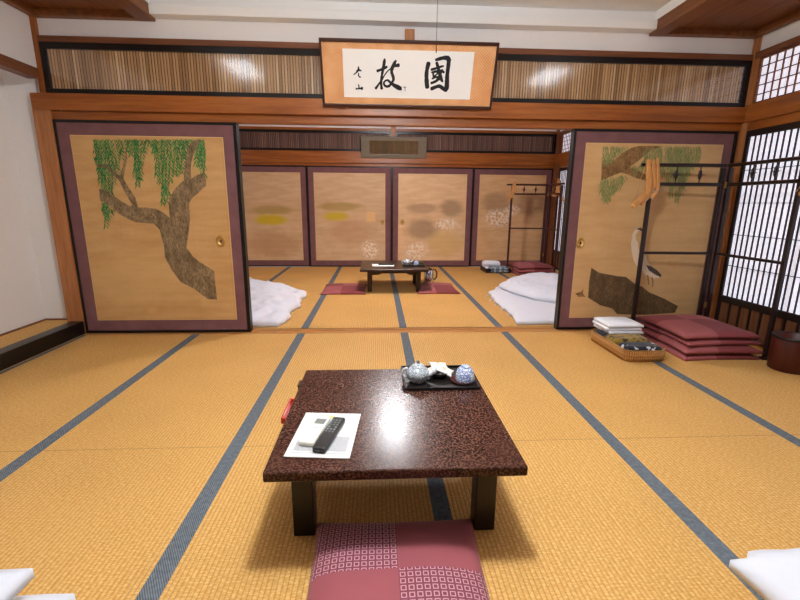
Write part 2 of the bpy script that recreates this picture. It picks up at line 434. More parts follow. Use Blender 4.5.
WILLOW = [((-2.469, 1.595), (-2.466, 1.343)), ((-2.446, 1.595), (-2.457, 1.243)), ((-2.423, 1.595), (-2.439, 1.204)), ((-2.4, 1.596), (-2.422, 1.157)), ((-2.369, 1.596), (-2.391, 1.157)), ((-2.339, 1.597), (-2.345, 1.267)), ((-2.316, 1.597), (-2.311, 1.345)), ((-2.285, 1.597), (-2.268, 1.438)), ((-2.255, 1.598), (-2.263, 1.476)), ((-2.216, 1.598), (-2.219, 1.514)), ((-2.186, 1.599), (-2.194, 1.469)), ((-2.155, 1.599), (-2.182, 1.316)), ((-2.132, 1.6), (-2.168, 1.238)), ((-2.116, 1.6), (-2.149, 1.269)), ((-2.086, 1.6), (-2.09, 1.501)), ((-2.055, 1.601), (-2.053, 1.547)), ((-2.016, 1.601), (-2.02, 1.502)), ((-1.985, 1.602), (-2.01, 1.318)), ((-1.962, 1.602), (-1.997, 1.224)), ((-1.939, 1.603), (-1.983, 1.129)), ((-1.916, 1.603), (-1.956, 1.161)), ((-1.885, 1.603), (-1.914, 1.256)), ((-1.854, 1.604), (-1.877, 1.303)), ((-1.823, 1.604), (-1.844, 1.319)), ((-1.791, 1.605), (-1.809, 1.351)), ((-1.768, 1.605), (-1.777, 1.444)), ((-1.737, 1.606), (-1.736, 1.536)), ((-1.706, 1.606), (-1.706, 1.521)), ((-1.683, 1.606), (-1.694, 1.407)), ((-1.651, 1.607), (-1.664, 1.384)), ((-1.628, 1.607), (-1.643, 1.353)), ((-1.612, 1.608), (-1.63, 1.322)), ((-2.464, 1.141), (-2.471, 1.03)), ((-2.444, 1.109), (-2.465, 0.901)), ((-2.423, 1.094), (-2.43, 0.982)), ((-2.402, 1.078), (-2.4, 1.03)), ((-1.986, 1.248), (-1.997, 1.081)), ((-1.951, 1.209), (-1.953, 1.113))]
BRANCH = [(1.674, 1.325), (1.665, 1.456), (1.679, 1.488), (1.772, 1.489), (1.844, 1.555), (1.909, 1.591), (1.977, 1.604), (2.177, 1.607), (2.086, 1.574), (2.022, 1.525), (1.968, 1.476), (1.912, 1.434), (1.967, 1.419), (2.042, 1.382), (2.099, 1.354), (2.095, 1.321), (1.99, 1.341), (1.902, 1.373), (1.839, 1.389), (1.764, 1.359), (1.706, 1.33)]
PINE = [((1.666, 1.6), (1.67, 1.488)), ((1.692, 1.6), (1.699, 1.464)), ((1.718, 1.601), (1.724, 1.473)), ((1.743, 1.601), (1.748, 1.489)), ((1.769, 1.601), (1.77, 1.521)), ((1.804, 1.602), (1.802, 1.546)), ((1.838, 1.602), (1.834, 1.57)), ((1.69, 1.317), (1.691, 1.226)), ((1.706, 1.326), (1.716, 1.168)), ((1.731, 1.342), (1.745, 1.143)), ((1.747, 1.351), (1.761, 1.16)), ((1.774, 1.351), (1.782, 1.21)), ((1.799, 1.359), (1.804, 1.244)), ((1.824, 1.368), (1.831, 1.244)), ((1.85, 1.368), (1.849, 1.311)), ((2.025, 1.573), (2.04, 1.395)), ((2.066, 1.59), (2.093, 1.33)), ((2.108, 1.598), (2.135, 1.347)), ((2.152, 1.599), (2.172, 1.396)), ((2.194, 1.608), (2.222, 1.364)), ((2.229, 1.608), (2.267, 1.298)), ((2.255, 1.608), (2.314, 1.164)), ((2.282, 1.609), (2.328, 1.249)), ((2.308, 1.609), (2.376, 1.114)), ((2.334, 1.61), (2.379, 1.266)), ((2.36, 1.61), (2.415, 1.208)), ((2.387, 1.61), (2.425, 1.317)), ((2.413, 1.611), (2.444, 1.366)), ((2.448, 1.611), (2.468, 1.433)), ((2.483, 1.612), (2.499, 1.466)), ((2.518, 1.612), (2.529, 1.499)), ((1.954, 1.451), (1.956, 1.369)), ((1.992, 1.492), (1.992, 1.427))]
LOG = [(1.67, 0.572), (1.664, 0.439), (1.669, 0.299), (1.788, 0.228), (1.903, 0.197), (1.961, 0.142), (2.239, 0.134), (2.505, 0.153), (2.526, 0.215), (2.382, 0.287), (2.23, 0.348), (2.162, 0.398), (2.098, 0.418), (1.999, 0.488), (1.928, 0.494), (1.846, 0.508), (1.744, 0.527)]
HERON = [(2.032, 0.921), (2.01, 0.874), (2.011, 0.836), (2.006, 0.789), (2.024, 0.712), (2.05, 0.635), (2.079, 0.596), (2.11, 0.561), (2.146, 0.541), (2.171, 0.507), (2.209, 0.494), (2.257, 0.474), (2.322, 0.484), (2.265, 0.527), (2.212, 0.586), (2.181, 0.625), (2.161, 0.67), (2.136, 0.701), (2.1, 0.704), (2.079, 0.741), (2.073, 0.789), (2.044, 0.827), (2.039, 0.865), (2.058, 0.899), (2.089, 0.903), (2.111, 0.884), (2.105, 0.903), (2.066, 0.927)]
WING = [(2.171, 0.596), (2.216, 0.586), (2.272, 0.553), (2.325, 0.507), (2.322, 0.484), (2.263, 0.511), (2.202, 0.547)]
LEGS = [(2.191, 0.507), (2.203, 0.507), (2.224, 0.414), (2.216, 0.414)]
LEG2 = [(2.235, 0.486), (2.243, 0.486), (2.262, 0.438), (2.26, 0.394), (2.252, 0.394), (2.252, 0.438)]
CREST = [(2.023, 0.912), (2.074, 0.927), (2.113, 0.899), (2.131, 0.856), (2.094, 0.893), (2.053, 0.91)]
PETAL = [(1.545, 0.336), (1.593, 0.35), (1.617, 0.376), (1.617, 0.336), (1.644, 0.304), (1.608, 0.308), (1.584, 0.304)]
STROKES = [([(0.157, 0.314), (0.148, 0.271), (0.146, 0.229), (0.151, 0.186), (0.157, 0.151)], [0.0121, 0.0102, 0.0112, 0.013, 0.0121]), ([(0.211, 0.338), (0.234, 0.344), (0.267, 0.352), (0.296, 0.352), (0.309, 0.338), (0.309, 0.3), (0.306, 0.241), (0.308, 0.189), (0.308, 0.15), (0.298, 0.129)], [0.0065, 0.0093, 0.0093, 0.0121, 0.013, 0.0112, 0.0112, 0.013, 0.014, 0.0084]), ([(0.191, 0.141), (0.224, 0.154), (0.253, 0.16), (0.284, 0.143), (0.307, 0.136)], [0.0102, 0.0093, 0.0093, 0.0112, 0.0121]), ([(0.182, 0.272), (0.22, 0.283), (0.257, 0.295), (0.272, 0.298)], [0.0065, 0.0065, 0.0056, 0.0047]), ([(0.219, 0.319), (0.232, 0.286), (0.248, 0.244), (0.262, 0.21), (0.273, 0.193)], [0.0084, 0.0084, 0.0093, 0.0093, 0.0056]), ([(0.195, 0.254), (0.2, 0.23), (0.203, 0.216)], [0.0056, 0.0056, 0.0047]), ([(0.195, 0.251), (0.221, 0.26), (0.228, 0.246), (0.203, 0.225)], [0.0037, 0.0056, 0.0047, 0.0037]), ([(0.265, 0.274), (0.25, 0.24), (0.226, 0.2), (0.2, 0.183)], [0.0047, 0.0075, 0.0065, 0.0037]), ([(0.183, 0.254), (0.216, 0.263), (0.264, 0.269)], [0.0037, 0.0047, 0.0037]), ([(0.192, 0.211), (0.219, 0.222), (0.258, 0.226)], [0.0047, 0.0056, 0.0037]), ([(0.186, 0.18), (0.217, 0.192), (0.252, 0.212)], [0.0065, 0.0075, 0.0047]), ([(0.259, 0.27), (0.278, 0.256)], [0.0056, 0.0065]), ([(-0.175, 0.334), (-0.178, 0.311), (-0.184, 0.278), (-0.193, 0.237), (-0.2, 0.196), (-0.2, 0.161), (-0.196, 0.135)], [0.0052, 0.0089, 0.0089, 0.0067, 0.0067, 0.0067, 0.0082]), ([(-0.229, 0.255), (-0.202, 0.264), (-0.175, 0.275), (-0.158, 0.284)], [0.0075, 0.006, 0.0067, 0.006]), ([(-0.242, 0.136), (-0.225, 0.157), (-0.2, 0.189), (-0.175, 0.227), (-0.149, 0.258), (-0.126, 0.272)], [0.0075, 0.0052, 0.0052, 0.003, 0.003, 0.0037]), ([(-0.124, 0.28), (-0.1, 0.29), (-0.069, 0.297)], [0.006, 0.0067, 0.0097]), ([(-0.091, 0.325), (-0.102, 0.306), (-0.117, 0.276), (-0.121, 0.249), (-0.111, 0.222), (-0.106, 0.201), (-0.118, 0.177), (-0.14, 0.154), (-0.163, 0.151), (-0.179, 0.165), (-0.175, 0.184), (-0.152, 0.194), (-0.132, 0.18), (-0.101, 0.16), (-0.074, 0.147), (-0.052, 0.138)], [0.006, 0.0089, 0.0097, 0.0082, 0.0082, 0.0075, 0.0067, 0.0067, 0.0067, 0.006, 0.0045, 0.0052, 0.0067, 0.0097, 0.0127, 0.0112]), ([(-0.371, 0.279), (-0.372, 0.267), (-0.373, 0.257)], [0.0037, 0.0052, 0.0045]), ([(-0.388, 0.25), (-0.369, 0.257), (-0.352, 0.253)], [0.003, 0.006, 0.003]), ([(-0.373, 0.257), (-0.388, 0.241), (-0.408, 0.227)], [0.0052, 0.0037, 0.003]), ([(-0.371, 0.237), (-0.373, 0.22), (-0.359, 0.209)], [0.003, 0.0034, 0.0037]), ([(-0.375, 0.159), (-0.372, 0.144), (-0.371, 0.134)], [0.003, 0.0037, 0.0037]), ([(-0.395, 0.128), (-0.372, 0.131), (-0.345, 0.134)], [0.0037, 0.0037, 0.0045]), ([(-0.349, 0.139), (-0.349, 0.126)], [0.006, 0.0052]), ([(-0.391, 0.135), (-0.393, 0.128)], [0.0022, 0.003]), ([(-0.046, 0.149), (-0.044, 0.128)], [0.0033, 0.0033]), ([(-0.027, 0.147), (-0.015, 0.149), (-0.009, 0.146)], [0.0019, 0.0019, 0.0014]), ([(-0.017, 0.144), (-0.014, 0.121)], [0.0014, 0.0014]), ([(-0.056, 0.147), (-0.052, 0.129)], [0.0019, 0.0023])]
# ================================================================ the room
XL, XR, Y0, YW, YB = -2.80, 2.85, -1.70, 3.72, 7.70     # left / right wall, wall behind the viewer, dividing wall, far wall
# floor: rush mats with pairs of grey cloth borders, a wooden sill between the rooms
bm = bmesh.new()
def quad(x0, x1, y0, y1, mi, z=0.0):
    f = bm.faces.new([bm.verts.new(p) for p in ((x0,y0,z),(x1,y0,z),(x1,y1,z),(x0,y1,z))]); f.material_index = mi
for y0, y1 in ((Y0, 3.63), (3.79, YB)):
    xs = [-3.2]
    for k in range(-2, 3): xs += [k*.9-.034, k*.9+.034]
    xs += [3.1]
    for i in range(len(xs)-1):
        a, b = xs[i], xs[i+1]
        if i % 2: quad(a, b, y0, y1, 1)
        elif i == 0: quad(a, -2.745, y0, y1, 0); quad(-2.745, -2.712, y0, y1, 1); quad(-2.712, b, y0, y1, 0)
        else: quad(a, b, y0, y1, 0)
floor = obj('floor', bm, ['tatami', 'heri']); tag(floor, kind='structure')
M['sill'] = wood('worn_sill_wood', lin(168, 112, 56), lin(190, 134, 76), 'x', .4)
struct('trim_1', [(-3.0, 2.95, 3.63, 3.655, -.02, .001), (-3.0, 2.95, 3.655, 3.725, -.02, -.004), (-3.0, 2.95, 3.725, 3.735, -.02, .001), (-3.0, 2.95, 3.735, 3.79, -.02, -.004)], 'sill')
struct('trim_2', [(-3.2, 3.1, Y0, YB, -.08, -.021)], 'pale_wood_y')                          # boards under the mats

# dividing wall above the doors
struct('trim_3', [(-2.86, 2.9, 3.700, 3.775, 1.735, 1.80)], 'wood_x', .003)                   # door head
struct('trim_4', [(-2.872, 2.85, 3.660, 3.700, 1.797, 1.918)], 'wood_x', .004)                # long beam
struct('trim_5', [(-2.80, 2.86, 3.70, 3.775, 1.80, 1.925)], 'wood_x')
struct('trim_6', [(-2.775, 2.85, 3.693, 3.775, 2.282, 2.325)], 'dark_wood_x', .003)           # rail over the transoms
tag(boxes('wall_back', [(-2.86, 2.9, 3.72, 3.775, 2.325, 2.75)], 'plaster'), kind='structure')
struct('trim_7', [(-.015, .062, 3.694, 3.775, 1.918, 2.44)], 'pale_wood_z', .003)             # short post between the transoms
struct('trim_8', [(-2.815, -2.772, 3.69, 3.80, 1.918, 2.46)], 'wood_z', .003)
struct('trim_9', [(-2.885, -2.757, 3.676, 3.80, 0, 1.80)], 'pale_wood_z', .004)               # left corner post
struct('trim_10', [(2.842, 2.93, 3.676, 3.80, 0, 2.46)], 'pale_wood_z', .004)                 # right corner post

# transom screens of split bamboo
def transom(label, x0, x1, y, z0, z1, slat_m, frame_m, group, pitch, pane=True, depth=.05, nohi=.02):
    t = thing('transom_screen', label, 'screen', ((x0+x1)/2, y, z0), 0, group)
    w = (x1-x0)/2; h = z1-z0; fr = .036
    boxes('frame', [(-w, w, 0, depth, 0, fr), (-w, w, 0, depth, h-fr-.008, h), (-w, -w+fr, 0, depth, fr, h-fr), (w-fr, w, 0, depth, fr, h-fr)], frame_m, t, .002)
    b = bmesh.new(); x = -w+fr+pitch/2
    while x < w-fr:
        r = pitch*.40*random.uniform(.9, 1.08); vs = []
        for zz in (fr, h-fr):
            vs.append([b.verts.new((x+r*math.cos(a), .028-r*.8*math.sin(a), zz)) for a in [i*PI/5 for i in range(6)]])
        for k in range(5): b.faces.new((vs[0][k], vs[0][k+1], vs[1][k+1], vs[1][k]))
        x += pitch
    obj('slat_screen', b, slat_m, t, True)
    boxes('backing', [(-w+fr, w-fr, .03, .034, fr, h-fr)], 'black_matte', t)
    if pane: boxes('clear_pane', [(-w+fr, w-fr, .008, .010, fr, h-fr)], 'pane', t)
    return t
transom('bamboo slat transom screen above the willow door, left of the calligraphy board', -2.772, -.015, 3.696, 1.922, 2.282, 'slats', 'black', 'bamboo transoms of the front room', .0225)
transom('bamboo slat transom screen above the heron door, right of the calligraphy board', .062, 2.845, 3.696, 1.922, 2.282, 'slats', 'black', 'bamboo transoms of the front room', .0225)

# ceiling: lowered wooden borders left and right, white field between
SO = 2.50
bm_l = [(-2.84, -2.03, Y0, YW, SO, SO+.03)]
def soffit(name, xs, xe, edge0, edge1, wallx0, wallx1):
    b = bmesh.new(); n = 3; w = (xe-xs)/n
    for i in range(n): box(b, xs+i*w+.002, xs+(i+1)*w-.002, Y0, YW, SO, SO+.03)
    o = obj(name, b, 'soffit_y'); tag(o, kind='structure')
    b = bmesh.new()
    box(b, edge0, edge1, Y0, YW, 2.445, 2.535)              # inner edge board
    box(b, wallx0, wallx1, Y0, YW, 2.448, SO+.02)          # board along the side wall
    box(b, xs, xe, YW-.055, YW-.0005, 2.446, SO+.02)       # board along the dividing wall
    o2 = obj(name+'_edge', b, 'soffit_y', None, False, .003); o2.name = 'trim_11' if xs < 0 else 'trim_12'; tag(o2, kind='structure')
soffit('ceiling_border_left', -2.80, -2.03, -2.03, -1.905, -2.80, -2.76)
soffit('ceiling_border_right', 2.065, 2.85, 1.955, 2.065, 2.81, 2.85)
struct('ceiling', [(-1.92, 1.97, Y0, YW+.02, 2.60, 2.64), (-2.03, -1.905, Y0, YW, 2.535, 2.61), (1.955, 2.065, Y0, YW, 2.535, 2.61)], 'ceil_white')
struct('trim_13', [(-1.905, 1.955, 3.62, 3.72, 2.462, 2.528), (-1.905, 1.955, 3.66, 3.72, 2.528, 2.601)], 'cornice', .006)

# left wall with the shallow alcove
tag(boxes('wall_left', [(-3.17, -3.11, Y0, 3.82, 0, 2.75), (-2.86, -2.805, Y0, 3.69, 2.085, 2.50), (-3.12, -2.875, 3.745, 3.82, .1, 2.75)], 'plaster'), kind='structure')
struct('trim_15', [(-2.88, -2.79, Y0, 3.68, 2.018, 2.092)], 'dark_wood_y', .004)              # alcove lintel
struct('trim_16', [(-2.86, -2.752, .7, 3.678, .0, .112)], 'black', .006)                       # lacquered alcove sill
tag(obj('alcove_floor', bmx(box, -3.11, -2.86, .7, 3.745, .06, .108), 'tatami'), kind='structure').name = 'floor_alcove'
struct('trim_17', [(-3.11, -3.095, .7, 3.745, .108, .120), (-3.11, -2.88, 3.73, 3.745, .108, .120)], 'dark_wood_y')
tag(boxes('wall_left_rear', [(-2.86, -2.80, Y0, .7, 0, 2.10)], 'plaster'), kind='structure')
struct('trim_18', [(-2.88, -2.78, .60, .70, 0, 2.05)], 'pale_wood_z', .004)

# right wall: paper windows
M['shoji_paper'] = emit('daylit_window_paper', (.87, .87, 1.0, 1), .53)
tag(boxes('wall_right', [(2.875, 2.95, Y0, 3.70, 2.325, 2.75), (2.875, 2.95, Y0, .0, 0, 2.33)], 'plaster'), kind='structure')
struct('trim_19', [(2.835, 2.95, Y0, 3.68, 1.797, 1.935)], 'wood_y', .004)
struct('trim_20', [(2.855, 2.95, Y0, 3.68, 1.728, 1.80)], 'wood_y', .003)
struct('trim_21', [(2.84, 2.95, Y0, 3.68, 2.285, 2.335)], 'dark_wood_y', .003)
struct('trim_22', [(2.842, 2.95, -.05, 3.68, -.02, .012)], 'wood_y')
struct('trim_23', [(2.846, 2.95, 3.637, 3.68, 0, 2.30)], 'pale_wood_z', .003)
def shoji(n, x, y0, y1, z0=.012, z1=1.728, low=.30, side=1, bars=15, rows=5):
    """paper window from y0 to y1, its room side facing -x*side"""
    t = thing('window_%d' % n, 'white paper window with dark lattice and a wooden foot panel', 'window', (x, y0, z0), 0, None, 'structure')
    w = y1-y0; h = z1-z0; s = .034; d = .03
    boxes('frame', [(0, d, 0, s, 0, h), (0, d, w-s, w, 0, h), (0, d, s, w-s, h-.05, h), (0, d, s, w-s, low-.03, low+.028), (0, d, s, w-s, 0, .04)], 'black_matte', t, .002)
    iw = w-2*s; lat = []
    for i in range(1, bars+1): lat.append((.004, .016, s+iw*i/(bars+1)-.0035, s+iw*i/(bars+1)+.0035, low+.028, h-.05))
    zz0, zz1 = low+.028, h-.05
    for i in range(1, rows): lat.append((.006, .015, s, w-s, zz0+(zz1-zz0)*i/rows-.0024, zz0+(zz1-zz0)*i/rows+.0024))
    boxes('lattice', lat, 'black_matte', t)
    boxes('paper', [(.0165, .0175, s, w-s, zz0, zz1)], 'shoji_paper', t)
    boxes('foot_panel', [(.012, .022, s, w-s, .04, low-.03)], 'foot_wood', t)
    nb = 8
    boxes('batten', [(.0, .012, s+iw*i/nb-.007, s+iw*i/nb+.007, .04, low-.03) for i in range(1, nb)], 'black_matte', t)
    return t
for i in range(4): shoji(i+1, 2.846 if i % 2 == 0 else 2.880, 3.635-.9*(i+1), 3.635-.9*i)
def high_window(n, x, y0, y1, z0, z1, pitch=.065):
    t = thing('window_%d' % n, 'small square latticed paper window up under the ceiling', 'window', (x, y0, z0), 0, None, 'structure')
    w = y1-y0; h = z1-z0; fr = .014
    boxes('frame', [(0, .03, 0, fr, 0, h), (0, .03, w-fr, w, 0, h), (0, .03, 0, w, 0, fr), (0, .03, 0, w, h-fr, h)], 'dark_wood_y', t)
    lat = []; k = 1
    while w-fr-k*pitch > fr: lat.append((.006, .016, w-fr-k*pitch-.004, w-fr-k*pitch+.004, fr, h-fr)); k += 1
    nr = round(h/pitch)
    for k in range(1, nr): lat.append((.007, .015, fr, w-fr, h*k/nr-.0035, h*k/nr+.0035))
    boxes('lattice', lat, 'dark_wood_z', t)
    boxes('paper', [(.0165, .0175, fr, w-fr, fr, h-fr)], 'shoji_paper', t)
high_window(5, 2.856, 1.80, 3.637, 1.935, 2.285)
high_window(6, 2.868, 0.0, 1.80, 1.935, 2.285)

# unseen wall behind the viewer, dark wood chosen to deepen shadows, timber rail
tag(boxes('wall_front', [(-3.17, 2.95, Y0-.06, Y0, 0, 2.75)], 'dark_wood_x'), kind='structure')
struct('trim_24', [(-2.8, 2.85, Y0, Y0+.03, 1.80, 1.92)], 'wood_x')

# far room shell
tag(boxes('wall_left_far', [(-2.95, -2.87, 3.775, YB+.06, 0, 2.75)], 'plaster'), kind='structure')
struct('ceiling_far', [(-2.95, 2.95, 3.775, YB+.06, 2.56, 2.62)], 'wood_x')
tag(boxes('wall_far', [(-2.87, 2.95, YB+.02, YB+.09, 2.32, 2.75), (-2.95, 2.95, YB+.06, YB+.1, 0, 2.4)], 'plaster'), kind='structure')
struct('trim_25', [(-2.87, 2.90, YB-.01, YB+.06, 1.738, 1.79)], 'wood_x', .003)
struct('trim_26', [(-2.87, 2.90, YB-.05, YB-.01, 1.785, 1.975)], 'wood_x', .004)
struct('trim_27', [(-2.87, 2.90, YB-.01, YB+.06, 1.79, 1.98)], 'wood_x')
struct('trim_28', [(-2.87, 2.90, YB-.02, YB+.06, 2.31, 2.35)], 'wood_x')
struct('trim_29', [(2.872, 2.95, YB-.06, YB+.06, 0, 2.56)], 'dark_wood_z', .004)
struct('trim_30', [(.005, .085, YB-.03, YB+.06, 1.97, 2.56)], 'pale_wood_z', .003)
transom('smoked brown slat transom in the far room, left of the hanging plaque', -2.87, .005, YB-.012, 1.98, 2.31, 'dark_slats', 'black', 'smoked slat transoms of the far room', .03, False)
transom('smoked brown slat transom in the far room, right of the hanging plaque', .085, 2.872, YB-.012, 1.98, 2.31, 'dark_slats', 'black', 'smoked slat transoms of the far room', .03, False)
tag(boxes('wall_right_far', [(2.90, 2.97, 3.775, YB, 2.32, 2.75)], 'plaster'), kind='structure')
struct('trim_31', [(2.87, 2.97, 3.80, YB-.06, 1.785, 1.965)], 'wood_y', .004)
struct('trim_32', [(2.885, 2.97, 3.80, YB-.06, 1.735, 1.79)], 'wood_y')
struct('trim_33', [(2.88, 2.97, 3.80, YB-.06, 2.28, 2.33)], 'dark_wood_y')
struct('trim_34', [(2.882, 2.97, YB-.20, YB-.06, 0, 2.30)], 'dark_wood_z', .003)
for i in range(4): shoji(7+i, 2.888 if i % 2 == 0 else 2.922, YB-.2-.92*(i+1), YB-.2-.92*i)
high_window(11, 2.895, 3.85, YB-.2, 1.965, 2.28, .06)

# ---------------------------------------------------------------- painted sliding doors
def fusuma(n, label, x0, x1, y, gold, inset=.112, th=.03, handle=None, zt=1.735, gi=None):
    w = (x1-x0)/2; h = zt-.0
    t = thing('door_%d' % n, label, 'sliding door', ((x0+x1)/2, y, 0.0), 0, None, 'structure')
    f = .022; fs = .03 if th > .02 else .022
    boxes('lacquer_frame', [(-w, w, 0, th, 0, f), (-w, w, 0, th, h-f, h), (-w, -w+f, 0, th, f, h-f), (w-fs, w, 0, th, f, h-f)], 'black', t, .002)
    boxes('border_cloth', [(-w+f, w-fs, .003, th-.003, f, h-f)], 'purple', t)
    g = .004; a, b = -w+inset, w-inset
    zb, z1 = inset, h-inset
    boxes('gold_edge', [(a-g, b+g, .0018, .003, zb-g, z1+g)], 'gold_line', t)
    o = boxes('gold_paper', [(0, b-a, 0, .0012, 0, z1-zb)], gold, t); o.location = (a, .0010, zb)
    if handle is not None:
        hx, hz = handle; b_ = bmesh.new()
        lathe(b_, [(.0, .0), (.016, .001), (.022, .004), (.026, .009), (.034, .009), (.038, .005), (.039, 0)], 24)
        for v in b_.verts: v.co = Vector((hx+v.co.x*1.0, .002-v.co.z, hz+v.co.y*1.25))
        hd = obj('handle', b_, 'brass', t, True)
        b_ = bmesh.new(); lathe(b_, [(0, .007), (.010, .006), (.015, .003), (.016, .0)], 20)
        for v in b_.verts: v.co = Vector((hx+v.co.x*.5, .002-v.co.z, hz+v.co.y*.9))
        obj('finger_cup', b_, 'black_matte', hd, True)
    return t
def paint(door, name, pts, m, dx, dz, lift=.0016):
    b = bmesh.new(); poly_plate(b, [(x-dx, z) for x, z in pts], .0010-lift*0, lift)
    return obj(name, b, m, door)
def fronds(door, name, strands, ms, dx, step, ln, wd, splay, drift=.0, n=2):
    """painted leaves in pairs down hanging twigs, two greens in one painting"""
    b = bmesh.new(); lo = min(p[0][0] for p in strands)-.02; hi = max(p[0][0] for p in strands)+.012
    for (xa, za), (xb, zb) in strands:
        for s_ in range(n):
            off = random.uniform(-.022, .022); L_ = za-zb; k = 0; e = random.uniform(.85, 1.0)
            while k*step < L_*e:
                f = k*step/L_; x = xa+(xb-xa)*f+off+drift*math.sin(f*4+off*90); z = za-f*L_
                for sg in (-1, 1):
                    a = random.uniform(.35, splay)*sg; l = ln*random.uniform(.7, 1.15); w = wd*random.uniform(.8, 1.2)
                    d = Vector((math.sin(a), 0, -math.cos(a))); p = Vector((d.z, 0, -d.x))
                    o = Vector((x-dx, -.0006-random.uniform(0, .0012), z))
                    if o.z-.3*l > za or not lo < x+d.x*l < hi or not lo < x < hi: continue
                    f_ = b.faces.new([b.verts.new(o), b.verts.new(o+d*l*.5+p*w), b.verts.new(o+d*l), b.verts.new(o+d*l*.5-p*w)])
                    f_.material_index = random.random() < .45
                k += 1
    return obj(name, b, ms, door)

dl = fusuma(1, 'sliding door painted with a bare willow trunk and hanging green leaves', -2.757, -1.352, 3.692, 'gold_left', .117, .034, (.508, .796))
cx = (-2.757-1.352)/2
fronds(dl, 'painted_leaves', WILLOW, ['leaf_a', 'leaf_b'], cx, .026, .052, .0042, .6, .012, 2)
paint(dl, 'painted_trunk', TRUNK, 'bark', cx, 0, .0032)
dr = fusuma(3, 'sliding door painted with a white heron on a dark log under a pine branch', 1.402, 2.822, 3.692, 'gold_right', .114, .034, (-.565, .79))
cx = (1.402+2.822)/2
paint(dr, 'painted_branch', BRANCH, 'branch', cx, 0, .0012)
fronds(dr, 'painted_needles', PINE, ['pine_a', 'pine_b'], cx, .021, .05, .0038, .6, .012, 2)
paint(dr, 'painted_log', LOG, 'log', cx, 0)
paint(dr, 'painted_heron', HERON, 'heron_white', cx, 0, .0020)
for nm, P, m in (('painted_wing', WING, 'paint_grey'), ('painted_crest', CREST, 'paint_grey'), ('painted_legs', LEGS, 'branch'), ('painted_legs', LEG2, 'branch'), ('painted_flower', PETAL, 'branch')):
    paint(dr, nm, P, m, cx, 0, .0026)
fusuma(2, 'rear sliding door stacked behind the willow door', -2.755, -1.353, 3.728, 'gold_back', .117, .034)
fusuma(4, 'rear sliding door stacked behind the heron door', 1.403, 2.84, 3.728, 'gold_back', .114, .034)
xs = [-2.872, -1.44, .022, 1.455, 2.872]
lb = ['far sliding door with a yellow field, leftmost of the far four', 'far sliding door with a yellow stream and a pale paper patch', 'far sliding door with a grey hill and white blossom', 'far sliding door behind the coat rack, white blossom tree']
hd = [None, (.565, .797), (-.53, .797), None]
FD = []
for i in range(4):
    FD.append(fusuma(5+i, lb[i], xs[i], xs[i+1], YB if i in (1, 2) else YB+.018, 'gold_f%d' % (i+1), .118, .016, hd[i], 1.738))
b = bmesh.new(); box(b, .29, .44, .0, .001, .80, .97); obj('paper_patch', b, 'gold_line', FD[1])

# ---------------------------------------------------------------- calligraphy board
sg = thing('calligraphy_board', 'framed calligraphy with two large black brush characters, leaning out above the doors', 'framed calligraphy', (0.012, 3.645, 1.858))
SL = .459; tilt = math.atan2(.155, .432)
sg.rotation_euler = (tilt, 0, 0)
w2 = .668
boxes('frame', [(-w2, w2, -.016, .022, 0, .022), (-w2, w2, -.012, .022, SL-.022, SL+.002), (-w2, -w2+.016, -.012, .022, .018, SL-.02), (w2-.016, w2, -.012, .022, .018, SL-.02)], 'frame_wood', sg, .004)
boxes('brocade_mount', [(-w2+.016, w2-.016, 0, .012, .018, SL-.02)], 'brocade', sg)
pp = boxes('paper', [(-.488-.012, .500-.012, -.003, 0, .069, .396)], 'paper', sg)
chars = [bmesh.new() for _ in range(5)]
for k, (pts, hw) in enumerate(STROKES):
    bm = chars[0 if k < 12 else 1 if k < 17 else 2 if k < 21 else 3 if k < 25 else 4]
    # smooth brush stroke with a width at every point
    P = [Vector((x-.012, 0, z)) for x, z in pts]; n = len(P); fine = []; fw = []
    for i in range(n-1):
        p0, p1, p2, p3 = P[max(i-1, 0)], P[i], P[i+1], P[min(i+2, n-1)]
        for s_ in range(5):
            u = s_/5
            fine.append(.5*((2*p1)+(p2-p0)*u+(2*p0-5*p1+4*p2-p3)*u*u+(3*p1-p0-3*p2+p3)*u**3)); fw.append(hw[i]+(hw[i+1]-hw[i])*u)
    fine.append(P[-1]); fw.append(hw[-1])
    y = -.0034-.00012*k; rows_ = []
    for i, p in enumerate(fine):
        d = (fine[min(i+1, len(fine)-1)]-fine[max(i-1, 0)]).normalized(); q = Vector((-d.z, 0, d.x))
        rr = fw[i]*1.35*(1+random.uniform(-.1, .1)); rows_.append((bm.verts.new((p.x+q.x*rr, y, p.z+q.z*rr)), bm.verts.new((p.x-q.x*rr, y, p.z-q.z*rr))))
    for a, c in zip(rows_, rows_[1:]): bm.faces.new((a[0], a[1], c[1], c[0]))
    for p, d, r in ((fine[0], fine[0]-fine[1], fw[0]*1.35), (fine[-1], fine[-1]-fine[-2], fw[-1]*1.35)):      # rounded ends
        d.normalize(); q = Vector((-d.z, 0, d.x))
        bm.faces.new([bm.verts.new((p.x+(q.x*math.cos(a)+d.x*.7*math.sin(a))*r, y, p.z+(q.z*math.cos(a)+d.z*.7*math.sin(a))*r)) for a in [PI*i/6 for i in range(7)]])
for k, nm in enumerate(('brush_character', 'brush_character', 'signature', 'signature', 'seal_mark')): obj(nm, chars[k], 'ink', pp)
for s_ in (-1, 1): boxes('support', [(s_*.52-.03, s_*.52+.03, -.004, .03, -.014, .0)], 'dark_wood_x', sg)

